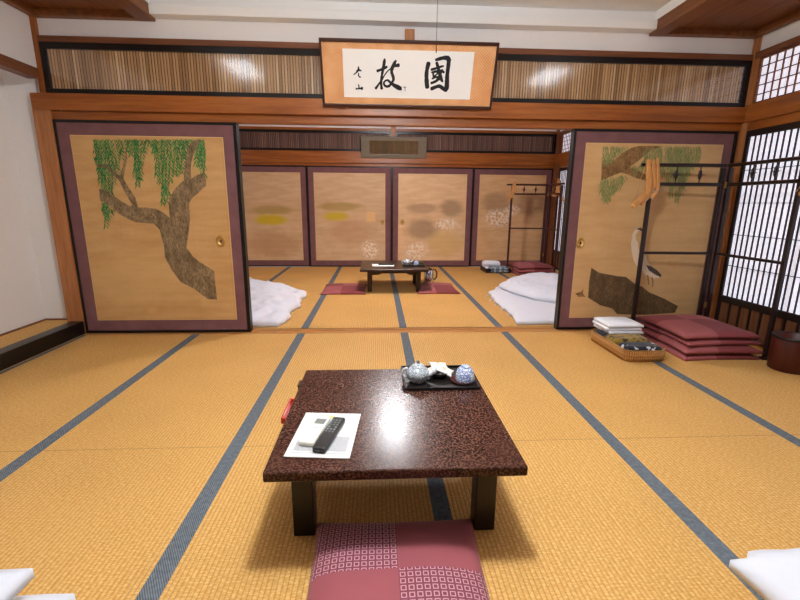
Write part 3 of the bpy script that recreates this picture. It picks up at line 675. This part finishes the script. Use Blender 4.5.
# far plaque
pl = thing('wooden_plaque', 'small dark framed glass plaque, its reflected slats modelled in, hanging above the far doors', 'plaque', (.05, YB-.065, 1.872))
pl.rotation_euler = (math.atan2(.12, .33), 0, 0)
boxes('frame', [(-.55, .55, -.012, .02, 0, .065), (-.55, .55, -.012, .02, .285, .345), (-.55, -.41, -.012, .02, .065, .285), (.41, .55, -.012, .02, .065, .285)], 'plaque_frame', pl, .005)
b = bmesh.new(); x = -.41  # modelled slats stand in for the transom's reflection in the glass
while x < .41: box(b, x, x+.02, .004+random.uniform(0, .004), .014, .065, .285); x += .0225
obj('reflected_slats', b, 'plaque_reflection', pl)
boxes('clear_pane', [(-.41, .41, -.004, -.002, .065, .285)], 'pane', pl)
for s_ in (-1, 1): boxes('support', [(s_*.34-.03, s_*.34+.03, 0, .03, -.016, 0)], 'plaque_frame', pl)

# ---------------------------------------------------------------- ceiling lamps
M['lamp'] = emit('lit_lamp_acrylic', (.92, .96, 1.0, 1), 260)
M['lamp_far'] = emit('lit_far_lamp_acrylic', (.92, .96, 1.0, 1), 180)
M['tube'] = emit('lit_tube_cover', (.86, .93, 1.0, 1), 5.5)
def lamp(x, y, z, zc, label, r, hh, m):
    """glowing round lamp hanging a little below the ceiling"""
    t = thing('ceiling_lamp', label, 'lamp', (x, y, z))
    obj('canopy', bmx(lathe, [(0, zc-z), (.06, zc-z), (.055, zc-z-.025), (0, zc-z-.03)], 24), 'cornice', t, True)
    obj('stem', bmx(tube, [(0, 0, hh-.005), (0, 0, zc-z-.02)], .008, 10), 'cornice', t, True)
    obj('diffuser', bmx(lathe, [(0, hh), (r*.85, hh), (r, hh-.02), (r, -hh+.02), (r*.85, -hh), (0, -hh)], 32), m, t, True)
    return t
l1 = lamp(-.11, 1.24, 2.36, 2.60, 'round white hanging lamp over the near table', .115, .05, 'lamp')
l2 = lamp(-.02, 5.15, 2.40, 2.56, 'round white hanging lamp over the far table', .145, .07, 'lamp_far')
for sx, side in ((-1.72, 'willow'), (1.74, 'heron')):
    t = thing('ceiling_light_strip', 'long flat ceiling light along the white ceiling edge on the %s door side' % side, 'lamp', (sx, 2.1, 2.60))
    boxes('housing', [(-.15, .15, -.32, .32, -.03, 0)], 'cornice', t, .004)
    boxes('diffuser', [(-.135, .135, -.30, .30, -.05, -.03)], 'tube', t, .004)
c_ = thing('pull_cord', 'thin dark pull cord hanging in front of the calligraphy board', 'pull cord', (-.083, 1.2, 1.49))
obj('cord', bmx(tube, [(0, 0, .02), (0.001, 0, .5), (0, 0, 1.06)], .0006, 6), 'paint_grey', c_)
obj('tip', bmx(lathe, [(0, 0), (.0014, .002), (.0012, .016), (.0006, .022)], 10), 'paint_grey', c_, True)

# ---------------------------------------------------------------- near low table and what lies on it
def low_table(label, loc, w, d, h, top_m, th, legs, leg_w, apron=False):
    t = thing('low_table', label, 'table', loc)
    b = bmesh.new(); box(b, -w/2, w/2, -d/2, d/2, h-th, h)
    obj('tabletop', b, top_m, t, False, .006, 3)
    lx, ly = legs
    for sx in (-1, 1):
        for sy in (-1, 1):
            b = bmesh.new(); vs = box(b, -leg_w/2, leg_w/2, -leg_w/2, leg_w/2, 0, h-th)
            for v in vs: v.co += Vector((sx*lx, sy*ly, 0))
            obj('leg', b, 'black' if not apron else 'old_table', t, False, .004)
    z0 = h-th
    for sy in (-1, 1):
        b = bmesh.new(); box(b, -lx, lx, sy*ly-.012, sy*ly+.012, z0-.04, z0)
        obj('apron', b, 'black' if not apron else 'old_table', t)
    if apron:
        for sx in (-1, 1):
            b = bmesh.new(); box(b, sx*lx-.012, sx*lx+.012, -ly+.013, ly-.013, z0-.04, z0)
            obj('apron', b, 'old_table', t)
    if apron:
        for sx in (-1, 1):
            b = bmesh.new(); x1 = sx*(lx-leg_w/2)
            poly_plate(b, [(x1, z0-.04), (x1, z0-.062), (x1-sx*.09, z0-.058), (x1-sx*.13, z0-.04)], -ly+.01, .02)
            obj('bracket', b, 'old_table', t)
    return t
TZ = .33
low_table('speckled brown lacquer low table with black legs, nearest the viewer', (-.177, 1.553, 0), .806, .812, TZ, 'tabletop', .034, (.312, .25), .071)
low_table('dark brown wooden low table in the far room', (-.02, 5.72, 0), .87, .84, .312, 'old_table', .032, (.315, .27), .058, True)
# tray slid under the near top
st = thing('serving_tray', 'red lacquer tray poking out under the left edge of the near table', 'tray', (-.46, 1.645, .2665))
boxes('tray', [(-.15, .15, -.088, .088, 0, .008), (-.155, -.147, -.09, .09, 0, .026), (.147, .155, -.09, .09, 0, .026), (-.15, .15, -.09, -.084, 0, .022), (-.15, .15, .084, .09, 0, .022)], 'red_lacquer', st, .002)
tb = next(o for o in COL.objects if o.name == 'low_table')
boxes('under_shelf', [(-.310, .310, -.20, .365, .2535, .2655)], 'black', tb, .002)
bs = thing('tea_box', 'small dark box poking out under the far left corner of the near table', 'box', (-.47, 1.892, .2665))
boxes('box', [(-.135, .12, -.03, .03, 0, .02)], 'black', bs, .003); boxes('lid', [(-.137, .122, -.032, .032, .02, .026)], 'black_matte', bs, .002)

pa = thing('brochure', 'white printed information sheets lying under two remotes on the near table', 'brochure', (-.417, 1.363, TZ+.0005), -.085)
boxes('sheet', [(-.105, .105, -.146, .146, 0, .003)], 'paper', pa, .001)
boxes('plastic_sleeve', [(-.109, .109, -.149, .147, .0032, .0036)], 'pane', pa)
boxes('printed_picture', [(-.085, .088, -.112, -.05, .003, .0031), (-.02, .088, -.05, -.02, .003, .0031), (-.09, .09, -.125, -.121, .003, .0031)], 'grey_print', pa)
boxes('printed_heading', [(-.045, .01, .105, .125, .003, .0031)], 'yellow_print', pa)
wr = thing('air_conditioner_remote', 'ivory remote with a small grey screen, on the white sheets', 'remote control', (-.452, 1.368, TZ+.005), -.20)
boxes('body', [(-.026, .026, -.092, .092, 0, .016)], 'remote_white', wr, .005)
boxes('screen', [(-.017, .020, .03, .066, .016, .0166)], 'screen_grey', wr)
boxes('button', [(-.012, .012, .0, .015, .016, .018)], 'china', wr, .001)
br_ = thing('television_remote', 'slim black remote with rows of grey buttons, on the white sheets', 'remote control', (-.400, 1.338, TZ+.005), -.24)
boxes('body', [(-.0225, .0225, -.105, .105, 0, .02)], 'remote_black', br_, .006)
for r_ in range(6):
    for c in range(3):
        if r_ == 3 and c == 1: continue
        obj('button', bmx(lathe, [(0, .0225), (.0034, .022), (.004, .02)], 10, -.012+c*.012, .075-r_*.0155), 'button' if r_ in (3, 4) else 'screen_grey', br_, True)

def tray(label, loc, w, d, m, rim=.014, group=None):
    t = thing('tray', label, 'tray', loc, 0, group)
    b = bmesh.new(); box(b, -w/2, w/2, -d/2, d/2, 0, .005)
    obj('base', b, m, t, False, .002)
    r = .008
    boxes('rim', [(-w/2, w/2, -d/2, -d/2+r, .005, rim), (-w/2, w/2, d/2-r, d/2, .005, rim), (-w/2, -w/2+r, -d/2+r, d/2-r, .005, rim), (w/2-r, w/2, -d/2+r, d/2-r, .005, rim)], m, t, .002)
    return t
def teapot(label, loc, rz, m, s=1.0):
    t = thing('teapot', label, 'teapot', loc, rz)
    pr = [(0, 0), (.030, 0), (.032, .004), (.043, .016), (.049, .032), (.048, .045), (.040, .058), (.029, .065), (.027, .067)]
    obj('body', bmx(lathe, [(r*s, z*s) for r, z in pr], 32), m, t, True)
    obj('lid', bmx(lathe, [(r*s, z*s) for r, z in [(.029, .066), (.027, .071), (.016, .077), (0, .080)]], 28), m, t, True)
    obj('lid_knob', bmx(lathe, [(r*s, z*s) for r, z in [(.004, .078), (.004, .082), (.008, .086), (.007, .092), (0, .094)]], 16), 'screen_grey', t, True)
    obj('spout', bmx(tube, [Vector(p)*s for p in [(.040, 0, .030), (.056, 0, .036), (.066, 0, .048), (.074, 0, .062)]], [x*s for x in (.013, .010, .008, .0065)], 12), 'china', t, True)
    obj('handle', bmx(tube, [Vector((-.044-.022*math.sin(a), 0, .036+.022*math.cos(a)))*s for a in [PI*i/10 for i in range(11)]], .0048*s, 10), 'china', t, True)
    return t
def cup(label, loc, m, s=1.0, group=None):
    t = thing('teacup', label, 'cup', loc, 0, group)
    obj('bowl', bmx(lathe, [(r*s, z*s) for r, z in [(.034, .0), (.037, .0), (.038, .006), (.035, .026), (.030, .044), (.024, .051), (.016, .0535), (0, .054)]], 30), m, t, True)
    obj('foot', bmx(lathe, [(r*s, z*s) for r, z in [(.015, .0535), (.017, .054), (.0165, .060), (.0145, .060), (.013, .056), (0, .056)]], 24), m, t, True)
    return t
tray('black lacquer tray with a teapot and cup on the near table', (.043, 1.832, TZ+.0005), .332, .262, 'tray_black')
zt = TZ+.006
teapot('grey blue dotted porcelain teapot on the tray of the near table', (-.056, 1.792, zt), -.12, 'teapot', 1.06)
sa = thing('saucer', 'dark lacquer saucer under the overturned blue cup', 'saucer', (.145, 1.785, zt))
obj('dish', bmx(lathe, [(0, 0), (.03, 0), (.05, .006), (.053, .009), (.050, .009), (.03, .004), (0, .004)], 30), 'bin', sa, True)
cup('blue and white cup overturned on a saucer on the near tray', (.156, 1.785, zt+.0045), 'cup', 1.16)
bw = thing('sweet_bowl', 'small black bowl of wrapped sweets between teapot and cup', 'bowl', (.048, 1.845, zt))
obj('bowl', bmx(lathe, [(0, 0), (.028, 0), (.046, .014), (.052, .03), (.049, .03), (.042, .016), (.0, .006)], 28), 'black', bw, True)
M['wrapper'] = plain('cream_wrapper', lin(240, 236, 228), .45, 0, .5, .04, 40)
M['wrapper_print'] = plain('tan_print', lin(222, 200, 172), .45, 0, .5, .1, 40)
for i, (px, py, pz, rz, ry) in enumerate([(-.028, .0, .040, .5, -.25), (.02, -.012, .043, -.35, .3), (.0, .03, .050, .1, .1)]):
    s_ = thing('wrapped_sweet', ['cream wrapped sweet in the black bowl, nearest the teapot', 'cream wrapped sweet in the black bowl, nearest the blue cup', 'cream wrapped sweet at the back of the black bowl'][i], 'sweet', (.048+px, 1.845+py, zt+pz-.012), rz, 'wrapped sweets in the black bowl')
    s_.rotation_euler = (.12, ry, rz)
    obj('packet', rect_puffy(.082, .056, .012, -.004, nu=10, nv=8, wob=.003, wf=40), 'wrapper', s_, True)
    boxes('printed_band', [(-.012, .012, -.012, .012, .0122, .0128)], 'wrapper_print', s_)

# ---------------------------------------------------------------- floor cushions
def cushion_mesh(w, d, H, sd): return rect_puffy(w, d, H, -.012, nu=28, nv=28, n=3.2, wob=.006, wf=5, rim=.32, edge=.004)
def zab(name, label, loc, w, d, H, m, rz=0, group=None, tuft=False):
    t = thing('floor_cushion', label, 'cushion', loc, rz, group)
    obj('cover', cushion_mesh(w, d, H, 1), m, t, True)
    for sx in (-1, 1):
        for sy in (-1, 1):
            b = bmesh.new()
            for k in range(4): tube(b, [(sx*(w/2-.016), sy*(d/2-.016), .014), (sx*(w/2+.004+.004*k), sy*(d/2+.010-.003*k), .006)], .0012, 5)
            obj('corner_tassel', b, m, t)
    return t
zab('c', 'red floor cushion with rows of small pale squares, before the near table', (-.177, .975, .001), .54, .655, .068, 'zabuton')
for i, (dx, dy, rz, lb_) in enumerate([(.0, .0, .01, 'bottom red floor cushion of the stack beside the bin'), (.012, -.006, -.015, 'second from bottom red floor cushion of the stack beside the bin'), (.035, .03, .02, 'second from top red floor cushion of the stack beside the bin'), (.015, .035, .0, 'top red checked floor cushion of the stack beside the bin')]):
    zab('c', lb_, (2.305+dx, 3.165+dy, .001+i*.052), .58, .60, .056, 'zabuton_dull', rz, 'red cushions stacked beside the bin')
for i, (dx, dy, rz, lb_) in enumerate([(.0, .0, .02, 'bottom dark red cushion of the far stack by the coat rack'), (.01, .01, -.02, 'middle dark red cushion of the far stack by the coat rack'), (.0, .02, .01, 'top dark red cushion of the far stack by the coat rack')]):
    zab('c', lb_, (2.30+dx, 6.92+dy, .001+i*.06), .58, .58, .064, 'zabuton_dull', rz, 'dark red cushions stacked in the far room')
zab('c', 'flat red floor cushion left of the far table', (-.665, 5.585, .001), .56, .66, .045, 'zabuton_dull')
zab('c', 'flat red floor cushion right of the far table', (.545, 5.615, .001), .53, .68, .045, 'zabuton_dull')

# ---------------------------------------------------------------- bedding
def bedding(label, name, cat, B, T, Lf, Rt, H, group=None, z=0.001, **k):
    x0, y0 = sum(p[0] for p in B+T)/len(B+T), sum(p[1] for p in B+T)/len(B+T)
    sh = lambda q: [(a-x0, c-y0) for a, c in q]
    t = thing(name, label, cat, (x0, y0, z), 0, group)
    obj('cover', puffy(sh(B), sh(T), sh(Lf), sh(Rt), H, **k), 'white_cotton', t, True)
    return t
# far left bed
bedding('white quilt spread on the mats behind the willow door', 'quilt', 'quilt',
        [(-2.3, 3.86), (-1.5, 3.84), (-1.14, 3.83)], [(-2.45, 6.35), (-2.1, 6.25), (-1.75, 5.75), (-1.45, 5.62), (-1.12, 5.25)],
        [(-2.3, 3.86), (-2.4, 5.2), (-2.45, 6.35)], [(-1.14, 3.83), (-1.09, 4.05), (-1.12, 4.35), (-1.08, 4.6), (-1.13, 4.9), (-1.10, 5.1), (-1.12, 5.25)], .12, nu=50, nv=70, wob=.035, wf=3.2, fine=.03, rim=.3, edge=.03)
# far right bed: mattress and quilt folded back on it
b2 = bedding('white futon with small ties along its edge behind the heron door', 'futon', 'futon',
        [(1.10, 3.86), (1.6, 3.84), (2.4, 3.85)], [(1.19, 5.30), (1.5, 5.75), (1.95, 6.2), (2.42, 6.3)],
        [(1.10, 3.86), (1.13, 4.3), (1.12, 4.8), (1.19, 5.30)], [(2.4, 3.85), (2.45, 5.0), (2.42, 6.3)], .07, nu=50, nv=70, wob=.012, wf=3.5, fine=.006, rim=.4, edge=.03)
bx, by = b2.location.x, b2.location.y
for yy in (4.2, 4.42, 4.68, 4.9, 5.1):
    bq = bmesh.new(); tube(bq, [(1.15-bx, yy-by, .035), (1.10-bx, yy-by-.02, .016), (1.085-bx, yy-by-.05, .006)], [.006, .006, .004], 6)
    obj('tie', bq, 'white_cotton', b2, True)
bedding('rumpled white quilt lying on the far right futon', 'quilt', 'quilt',
        [(1.52, 4.55), (1.72, 4.35), (2.1, 4.30), (2.4, 4.28)], [(1.32, 5.30), (1.6, 5.72), (2.0, 6.1), (2.38, 6.2)],
        [(1.52, 4.55), (1.40, 4.9), (1.32, 5.30)], [(2.4, 4.28), (2.42, 5.2), (2.38, 6.2)], .11, z=.078, nu=50, nv=60, wob=.03, wf=3.5, fine=.025, rim=.35, edge=.02)
# near beds, mostly out of the picture
bedding('white futon under the quilt at the near left corner', 'futon', 'futon', [(-2.05, -.95), (-1.06, -.95)], [(-2.05, .99), (-1.3, .985), (-1.045, .985)], [(-2.05, -.95), (-2.05, .99)], [(-1.06, -.95), (-1.06, .3), (-1.045, .985)], .13, nu=40, nv=60, wob=.012, wf=5, rim=.72, n=8, edge=.008)
bedding('white quilt with a pointed corner at the near left edge', 'quilt', 'quilt', [(-2.2, -1.0), (-1.15, -1.0)], [(-2.2, 1.0), (-1.6, .99), (-1.138, .985)], [(-2.2, -1.0), (-2.2, 1.0)], [(-1.15, -1.0), (-1.15, .3), (-1.145, .80), (-1.138, .985)], .055, z=.15, nu=40, nv=60, wob=.012, wf=5, rim=.5, n=10, edge=.005)
bedding('white futon under the quilt at the near right corner', 'futon', 'futon', [(.90, -.95), (1.85, -.95)], [(.89, 1.055), (1.3, 1.07), (1.85, 1.08)], [(.90, -.95), (.91, .5), (.89, 1.055)], [(1.85, -.95), (1.85, 1.08)], .11, nu=40, nv=60, wob=.012, wf=5, rim=.75, n=8, edge=.01)
bedding('white quilt with rumpled corner at the near right edge', 'quilt', 'quilt', [(.80, -1.0), (1.95, -1.0)], [(.742, .948), (.85, .962), (1.0, .99), (1.95, 1.02)], [(.80, -1.0), (.79, .5), (.755, .84), (.742, .948)], [(1.95, -1.0), (1.95, 1.02)], .11, z=.128, nu=70, nv=90, wob=.03, wf=6, rim=.22, n=6, edge=.012, fine=.012)

# ---------------------------------------------------------------- folding coat racks
def rack(label, loc, m, pivot_y=-.63):
    """two wings hinged at the origin: one runs along -x, the other along -y"""
    t = thing('folding_coat_rack', label, 'coat rack', loc)
    H = 1.44; r = .0165
    def post(x, y):
        b = bmesh.new(); box(b, x-.0155, x+.0155, y-.0125, y+.0125, .0, H-.02); obj('post', b, m, t, False, .003)
        b = bmesh.new(); box(b, x-.03, x+.03, y-.02, y+.02, 0, .02); obj('foot', b, m, t, False, .003)
    post(-.60, .03); post(-.020, .0); post(.020, -.028); post(.035, pivot_y)
    def rail(a, c, rr=.0145):
        obj('rail', bmx(tube, [a, c], rr, 8), m, t)
    rail((-.69, .037, H), (-.005, 0, H)); rail((-.60, .03, H-.152), (-.018, 0, H-.152)); rail((-.60, .03, .722), (-.018, 0, .722), .012)
    rail((.016, -.01, H), (.038, pivot_y-.09, H)); rail((.018, -.022, H-.152), (.035, pivot_y, H-.152)); rail((.018, -.022, .722), (.035, pivot_y, .722), .012)
    def spindle(x, y, along_x):
        b = bmesh.new()
        tube(b, [(x, y, H-.15), (x, y, H-.118), (x, y, H-.10), (x, y, H-.075), (x, y, H-.05), (x, y, H-.034), (x, y, H)], [.005, .005, .014, .017, .014, .005, .005], 8, .7)
        for sg_ in (-1, 1):
            e = (x+sg_*.045, y, H-.072) if along_x else (x, y+sg_*.045, H-.072)
            tube(b, [(x, y, H-.08), e], [.006, .0012], 6)
        obj('spindle', b, m, t, True)
    spindle(-.40, .02, True); spindle(-.205, .01, True); spindle(.023, -.24, False); spindle(.029, -.43, False)
    for zh in (1.26, .25): boxes('hinge', [(-.012, .012, -.033, -.02, zh, zh+.05)], 'brass', t, .002)
    return t
rack('dark lacquered folding coat rack standing in the corner by the paper window', (2.618, 3.51, 0), 'rack')
rack('reddish brown folding coat rack in the far room corner', (2.62, 7.25, 0), 'rack_red', -.45)

def hanger(label, apex, up, tip, group, s=.016, hook=True):
    """bent wooden coat hanger hanging sideways: from its middle one arm reaches up, the other down"""
    t = thing('coat_hanger', label, 'coat hanger', apex, 0, group)
    A, U, T = Vector((0, 0, 0)), Vector(up)-Vector(apex), Vector(tip)-Vector(apex)
    pts = []
    for i in range(13):
        u = i/12
        if u < .5: k = u/.5; p = U.lerp(A, k)
        else: k = (u-.5)/.5; p = A.lerp(T, k)
        pts.append(p)
    sm = [pts[0]]+[(pts[i-1]+pts[i]*2+pts[i+1])/4 for i in range(1, 12)]+[pts[-1]]
    sm = [sm[0]]+[(sm[i-1]+sm[i]*2+sm[i+1])/4 for i in range(1, 12)]+[sm[-1]]
    rr = [s*(.75+.55*math.sin(PI*i/12)**.8) for i in range(13)]
    obj('arms', bmx(tube, sm, rr, 12, .62), 'hanger', t, True)
    if hook:
        h0 = sm[6]; c = []
        for i in range(15):
            a = -PI/2+PI*1.45*i/14; c.append(h0+Vector((.016+.018*math.sin(a)+.016, -.01, .006-.018*math.cos(a))))
        obj('hook', bmx(tube, [h0]+c, .0022, 6), 'steel', t, True)
    obj('trouser_cord', bmx(tube, [sm[0]+Vector((-.012, -.01, 0)), sm[-1]+Vector((-.02, 0, .01))], .0016, 5), 'hanger', t)
    return t
g = 'hangers on the dark coat rack'
hanger('wooden hanger on the dark coat rack, nearest the pine branch painting', (1.958, 3.455, 1.222), (1.930, 3.47, 1.476), (1.740, 3.29, 1.108), g, .021)
hanger('wooden hanger on the dark coat rack, middle of three', (2.006, 3.470, 1.232), (1.978, 3.48, 1.474), (1.85, 3.37, 1.125), g, .014)
hanger('wooden hanger on the dark coat rack, closest to the upright spindles', (2.044, 3.475, 1.240), (2.018, 3.49, 1.486), (1.965, 3.42, 1.170), g, .013)
hanger('wooden hanger on the window wing of the dark coat rack', (2.635, 2.70, 1.20), (2.66, 2.78, 1.43), (2.55, 2.775, 1.20), g, .022)
g = 'hangers on the far coat rack'
hanger('light hanger on the far coat rack, left of its rungs', (2.00, 7.22, 1.26), (2.035, 7.24, 1.48), (1.90, 7.10, 1.16), g, .018)
hanger('light hanger on the far coat rack, beside the first one', (2.03, 7.22, 1.30), (2.06, 7.24, 1.49), (1.96, 7.12, 1.22), g, .016)
hanger('light hanger on the far rack wing before the paper window', (2.665, 7.0, 1.27), (2.69, 7.02, 1.53), (2.575, 6.95, 1.262), g, .02)
hanger('light hanger at the end of the far rack wing', (2.70, 6.98, 1.26), (2.70, 6.99, 1.50), (2.77, 6.90, 1.17), g, .018)

# ---------------------------------------------------------------- basket of robes, towels, bin
bk = thing('wicker_basket', 'shallow wicker basket on the mats holding robes and white towels', 'basket', (1.718, 3.125, 0))
b = bmesh.new()
def rr_ring(w, d, r, z, n=7):
    out = []
    for cx_, cy_, a0 in ((w-r, d-r, 0), (-w+r, d-r, PI/2), (-w+r, -d+r, PI), (w-r, -d+r, 3*PI/2)):
        for i in range(n): a = a0+PI/2*i/(n-1); out.append((cx_+r*math.cos(a), cy_+r*math.sin(a), z))
    return out
def rings(b, L):
    R_ = [[b.verts.new(p) for p in l] for l in L]
    for a, c in zip(R_, R_[1:]):
        for i in range(len(a)): j = (i+1) % len(a); b.faces.new((a[i], a[j], c[j], c[i]))
    return R_
q = rings(b, [rr_ring(.150, .275, .06, .002), rr_ring(.158, .285, .065, .084), rr_ring(.150, .277, .06, .084), rr_ring(.140, .265, .055, .012)])
b.faces.new(q[0][::-1]); b.faces.new(q[-1])
obj('body', b, 'basket', bk, False)
obj('rim', bmx(tube, rr_ring(.157, .283, .065, .086), .0065, 8, 1, True), 'basket', bk, True)
b = bmesh.new()
R0 = rr_ring(.152, .277, .06, .004, 10); R1 = rr_ring(.161, .288, .066, .082, 10)
for k in range(104):
    tube(b, [along(R0+R0[:1], (k+.5)/104), along(R1+R1[:1], (k+.5)/104)], .0042, 5)
for zz in (.028, .054): tube(b, rr_ring(.156, .282, .064, zz), .0032, 5, 1, True)
obj('weave', b, 'stake', bk, True)
def folded(name, label, cat, loc, w, d, h, m, rz=0, layers=2, group=None):
    t = thing(name, label, cat, loc, rz, group)
    for i in range(layers):
        hh = h/layers
        o = obj('fold', rect_puffy(w*(1-.02*i), d*(1-.015*i), hh*1.12, .006, nu=16, nv=16, n=9, wob=.003, wf=14, rim=.62), m, t, True)
        o.location = (random.uniform(-.004, .004), random.uniform(-.003, .003), i*hh)
    return t
folded('robe', 'dark navy cotton robe folded at the near end of the basket', 'robe', (1.715, 2.935, .014), .27, .13, .092, 'navy', 0, 2)
folded('robe', 'olive patterned robe folded in the middle of the basket', 'robe', (1.712, 3.105, .014), .28, .17, .100, 'olive', 0, 2)
bt = folded('robe', 'folded robe under the white towels in the basket', 'robe', (1.715, 3.275, .014), .28, .16, .088, 'navy', 0, 1)
for i in range(3):
    folded('towel', ['bottom folded white towel of the pile on the basket', 'middle folded white towel of the pile on the basket', 'top folded white towel of the pile on the basket'][i], 'towel', (1.756+(.006, -.004, .002)[i], 3.325+(.0, .006, .002)[i], .104+i*.0275), .285, .25, .0255, 'towel', (.02, -.03, .01)[i], 1, 'white towels on the basket')
bn = thing('waste_bin', 'dark red round wooden waste bin at the right edge', 'waste bin', (2.648, 2.688, 0))
obj('shell', bmx(lathe, [(0, .0), (.112, .0), (.116, .004), (.123, .235), (.121, .238), (.117, .235), (.110, .012), (0, .012)], 40), 'bin', bn, True)
obj('hoop', bmx(lathe, [(.1235, .225), (.126, .228), (.126, .243), (.118, .243), (.117, .225)], 40), 'black', bn, True)

# far room small things
pf = thing('brochure', 'white sheet lying on the far table under a black remote', 'brochure', (-.16, 5.66, .3125), .02)
boxes('sheet', [(-.145, .145, -.10, .10, 0, .006)], 'paper', pf, .001)
rf = thing('television_remote', 'black remote lying on the white sheet of the far table', 'remote control', (-.12, 5.67, .319), -.1)
boxes('body', [(-.10, .10, -.022, .022, 0, .02)], 'remote_black', rf, .006)
boxes('button_pad', [(-.06, .04, -.012, .012, .02, .021)], 'screen_grey', rf)
tray('black lacquer tray with a teapot on the far table', (.245, 5.70, .3125), .30, .26, 'black')
teapot('pale porcelain teapot on the tray of the far table', (.16, 5.66, .318), .1, 'teapot', 1.05)
cup('pale blue cup overturned on the far tray', (.285, 5.68, .318), 'cup', 1.0)
kt = thing('electric_kettle', 'steel kettle with a black handle on the mats beside the far table', 'kettle', (.505, 6.07, 0))
obj('body', bmx(lathe, [(0, .0), (.066, 0), (.07, .01), (.068, .10), (.060, .18), (.05, .198), (0, .2)], 28), 'steel', kt, True)
obj('base', bmx(lathe, [(0, .0), (.075, 0), (.077, .012), (.071, .016)], 28), 'black', kt, True)
obj('lid', bmx(lathe, [(.05, .197), (.046, .208), (.012, .214), (.012, .224), (0, .226)], 24), 'black', kt, True)
obj('handle', bmx(tube, [(.055, -.01, .19), (.09, -.02, .195), (.112, -.025, .16), (.112, -.025, .10), (.09, -.02, .06), (.066, -.012, .055)], .010, 10), 'black', kt, True)
obj('spout', bmx(tube, [(-.05, 0, .15), (-.075, 0, .185)], [.02, .01], 10), 'steel', kt, True)
rb = thing('robe_tray', 'black tray on the floor holding folded robe and towels by the far doors', 'tray', (1.775, 7.16, 0))
boxes('tray', [(-.21, .21, -.20, .20, 0, .01), (-.21, .21, -.20, -.185, .01, .075), (-.21, .21, .185, .20, .01, .075), (-.21, -.195, -.185, .185, .01, .075), (.195, .21, -.185, .185, .01, .075)], 'black', rb, .004)
folded('robe', 'blue grey robe folded in the far black tray', 'robe', (1.795, 7.06, .012), .30, .2, .085, 'bluegrey', 0, 2)
for i in range(2):
    folded('towel', ['lower folded white towel in the far black tray', 'upper folded white towel in the far black tray'][i], 'towel', (1.72, 7.245, .012+i*.075), .285, .15, .074, 'towel', (.02, -.02)[i], 1, 'white towels in the far tray')

# ---------------------------------------------------------------- camera, world, view
cam = bpy.data.cameras.new('camera'); co = bpy.data.objects.new('camera', cam); COL.objects.link(co)
pi_, ya, ro = .2211, .0539, .008
F = Vector((math.sin(ya)*math.cos(pi_), math.cos(ya)*math.cos(pi_), -math.sin(pi_)))
R = Vector((math.cos(ya), -math.sin(ya), 0)); U = R.cross(F)
R2 = R*math.cos(ro)+U*math.sin(ro); U2 = U*math.cos(ro)-R*math.sin(ro)
mt = Matrix((R2, U2, -F)).transposed().to_4x4(); mt.translation = (-.2354, 0, 1.114)
co.matrix_world = mt
cam.sensor_width = 36; cam.lens = 428.03*36/800; cam.clip_start = .02
SC.camera = co
w = bpy.data.worlds.new('daylight'); SC.world = w; w.use_nodes = True
w.node_tree.nodes['Background'].inputs[0].default_value = (.8, .88, 1, 1); w.node_tree.nodes['Background'].inputs[1].default_value = .6
SC.view_settings.view_transform = 'Standard'; SC.view_settings.look = 'None'
SC.view_settings.exposure = 0.3; SC.view_settings.gamma = 1; SC.view_settings.use_curve_mapping = False
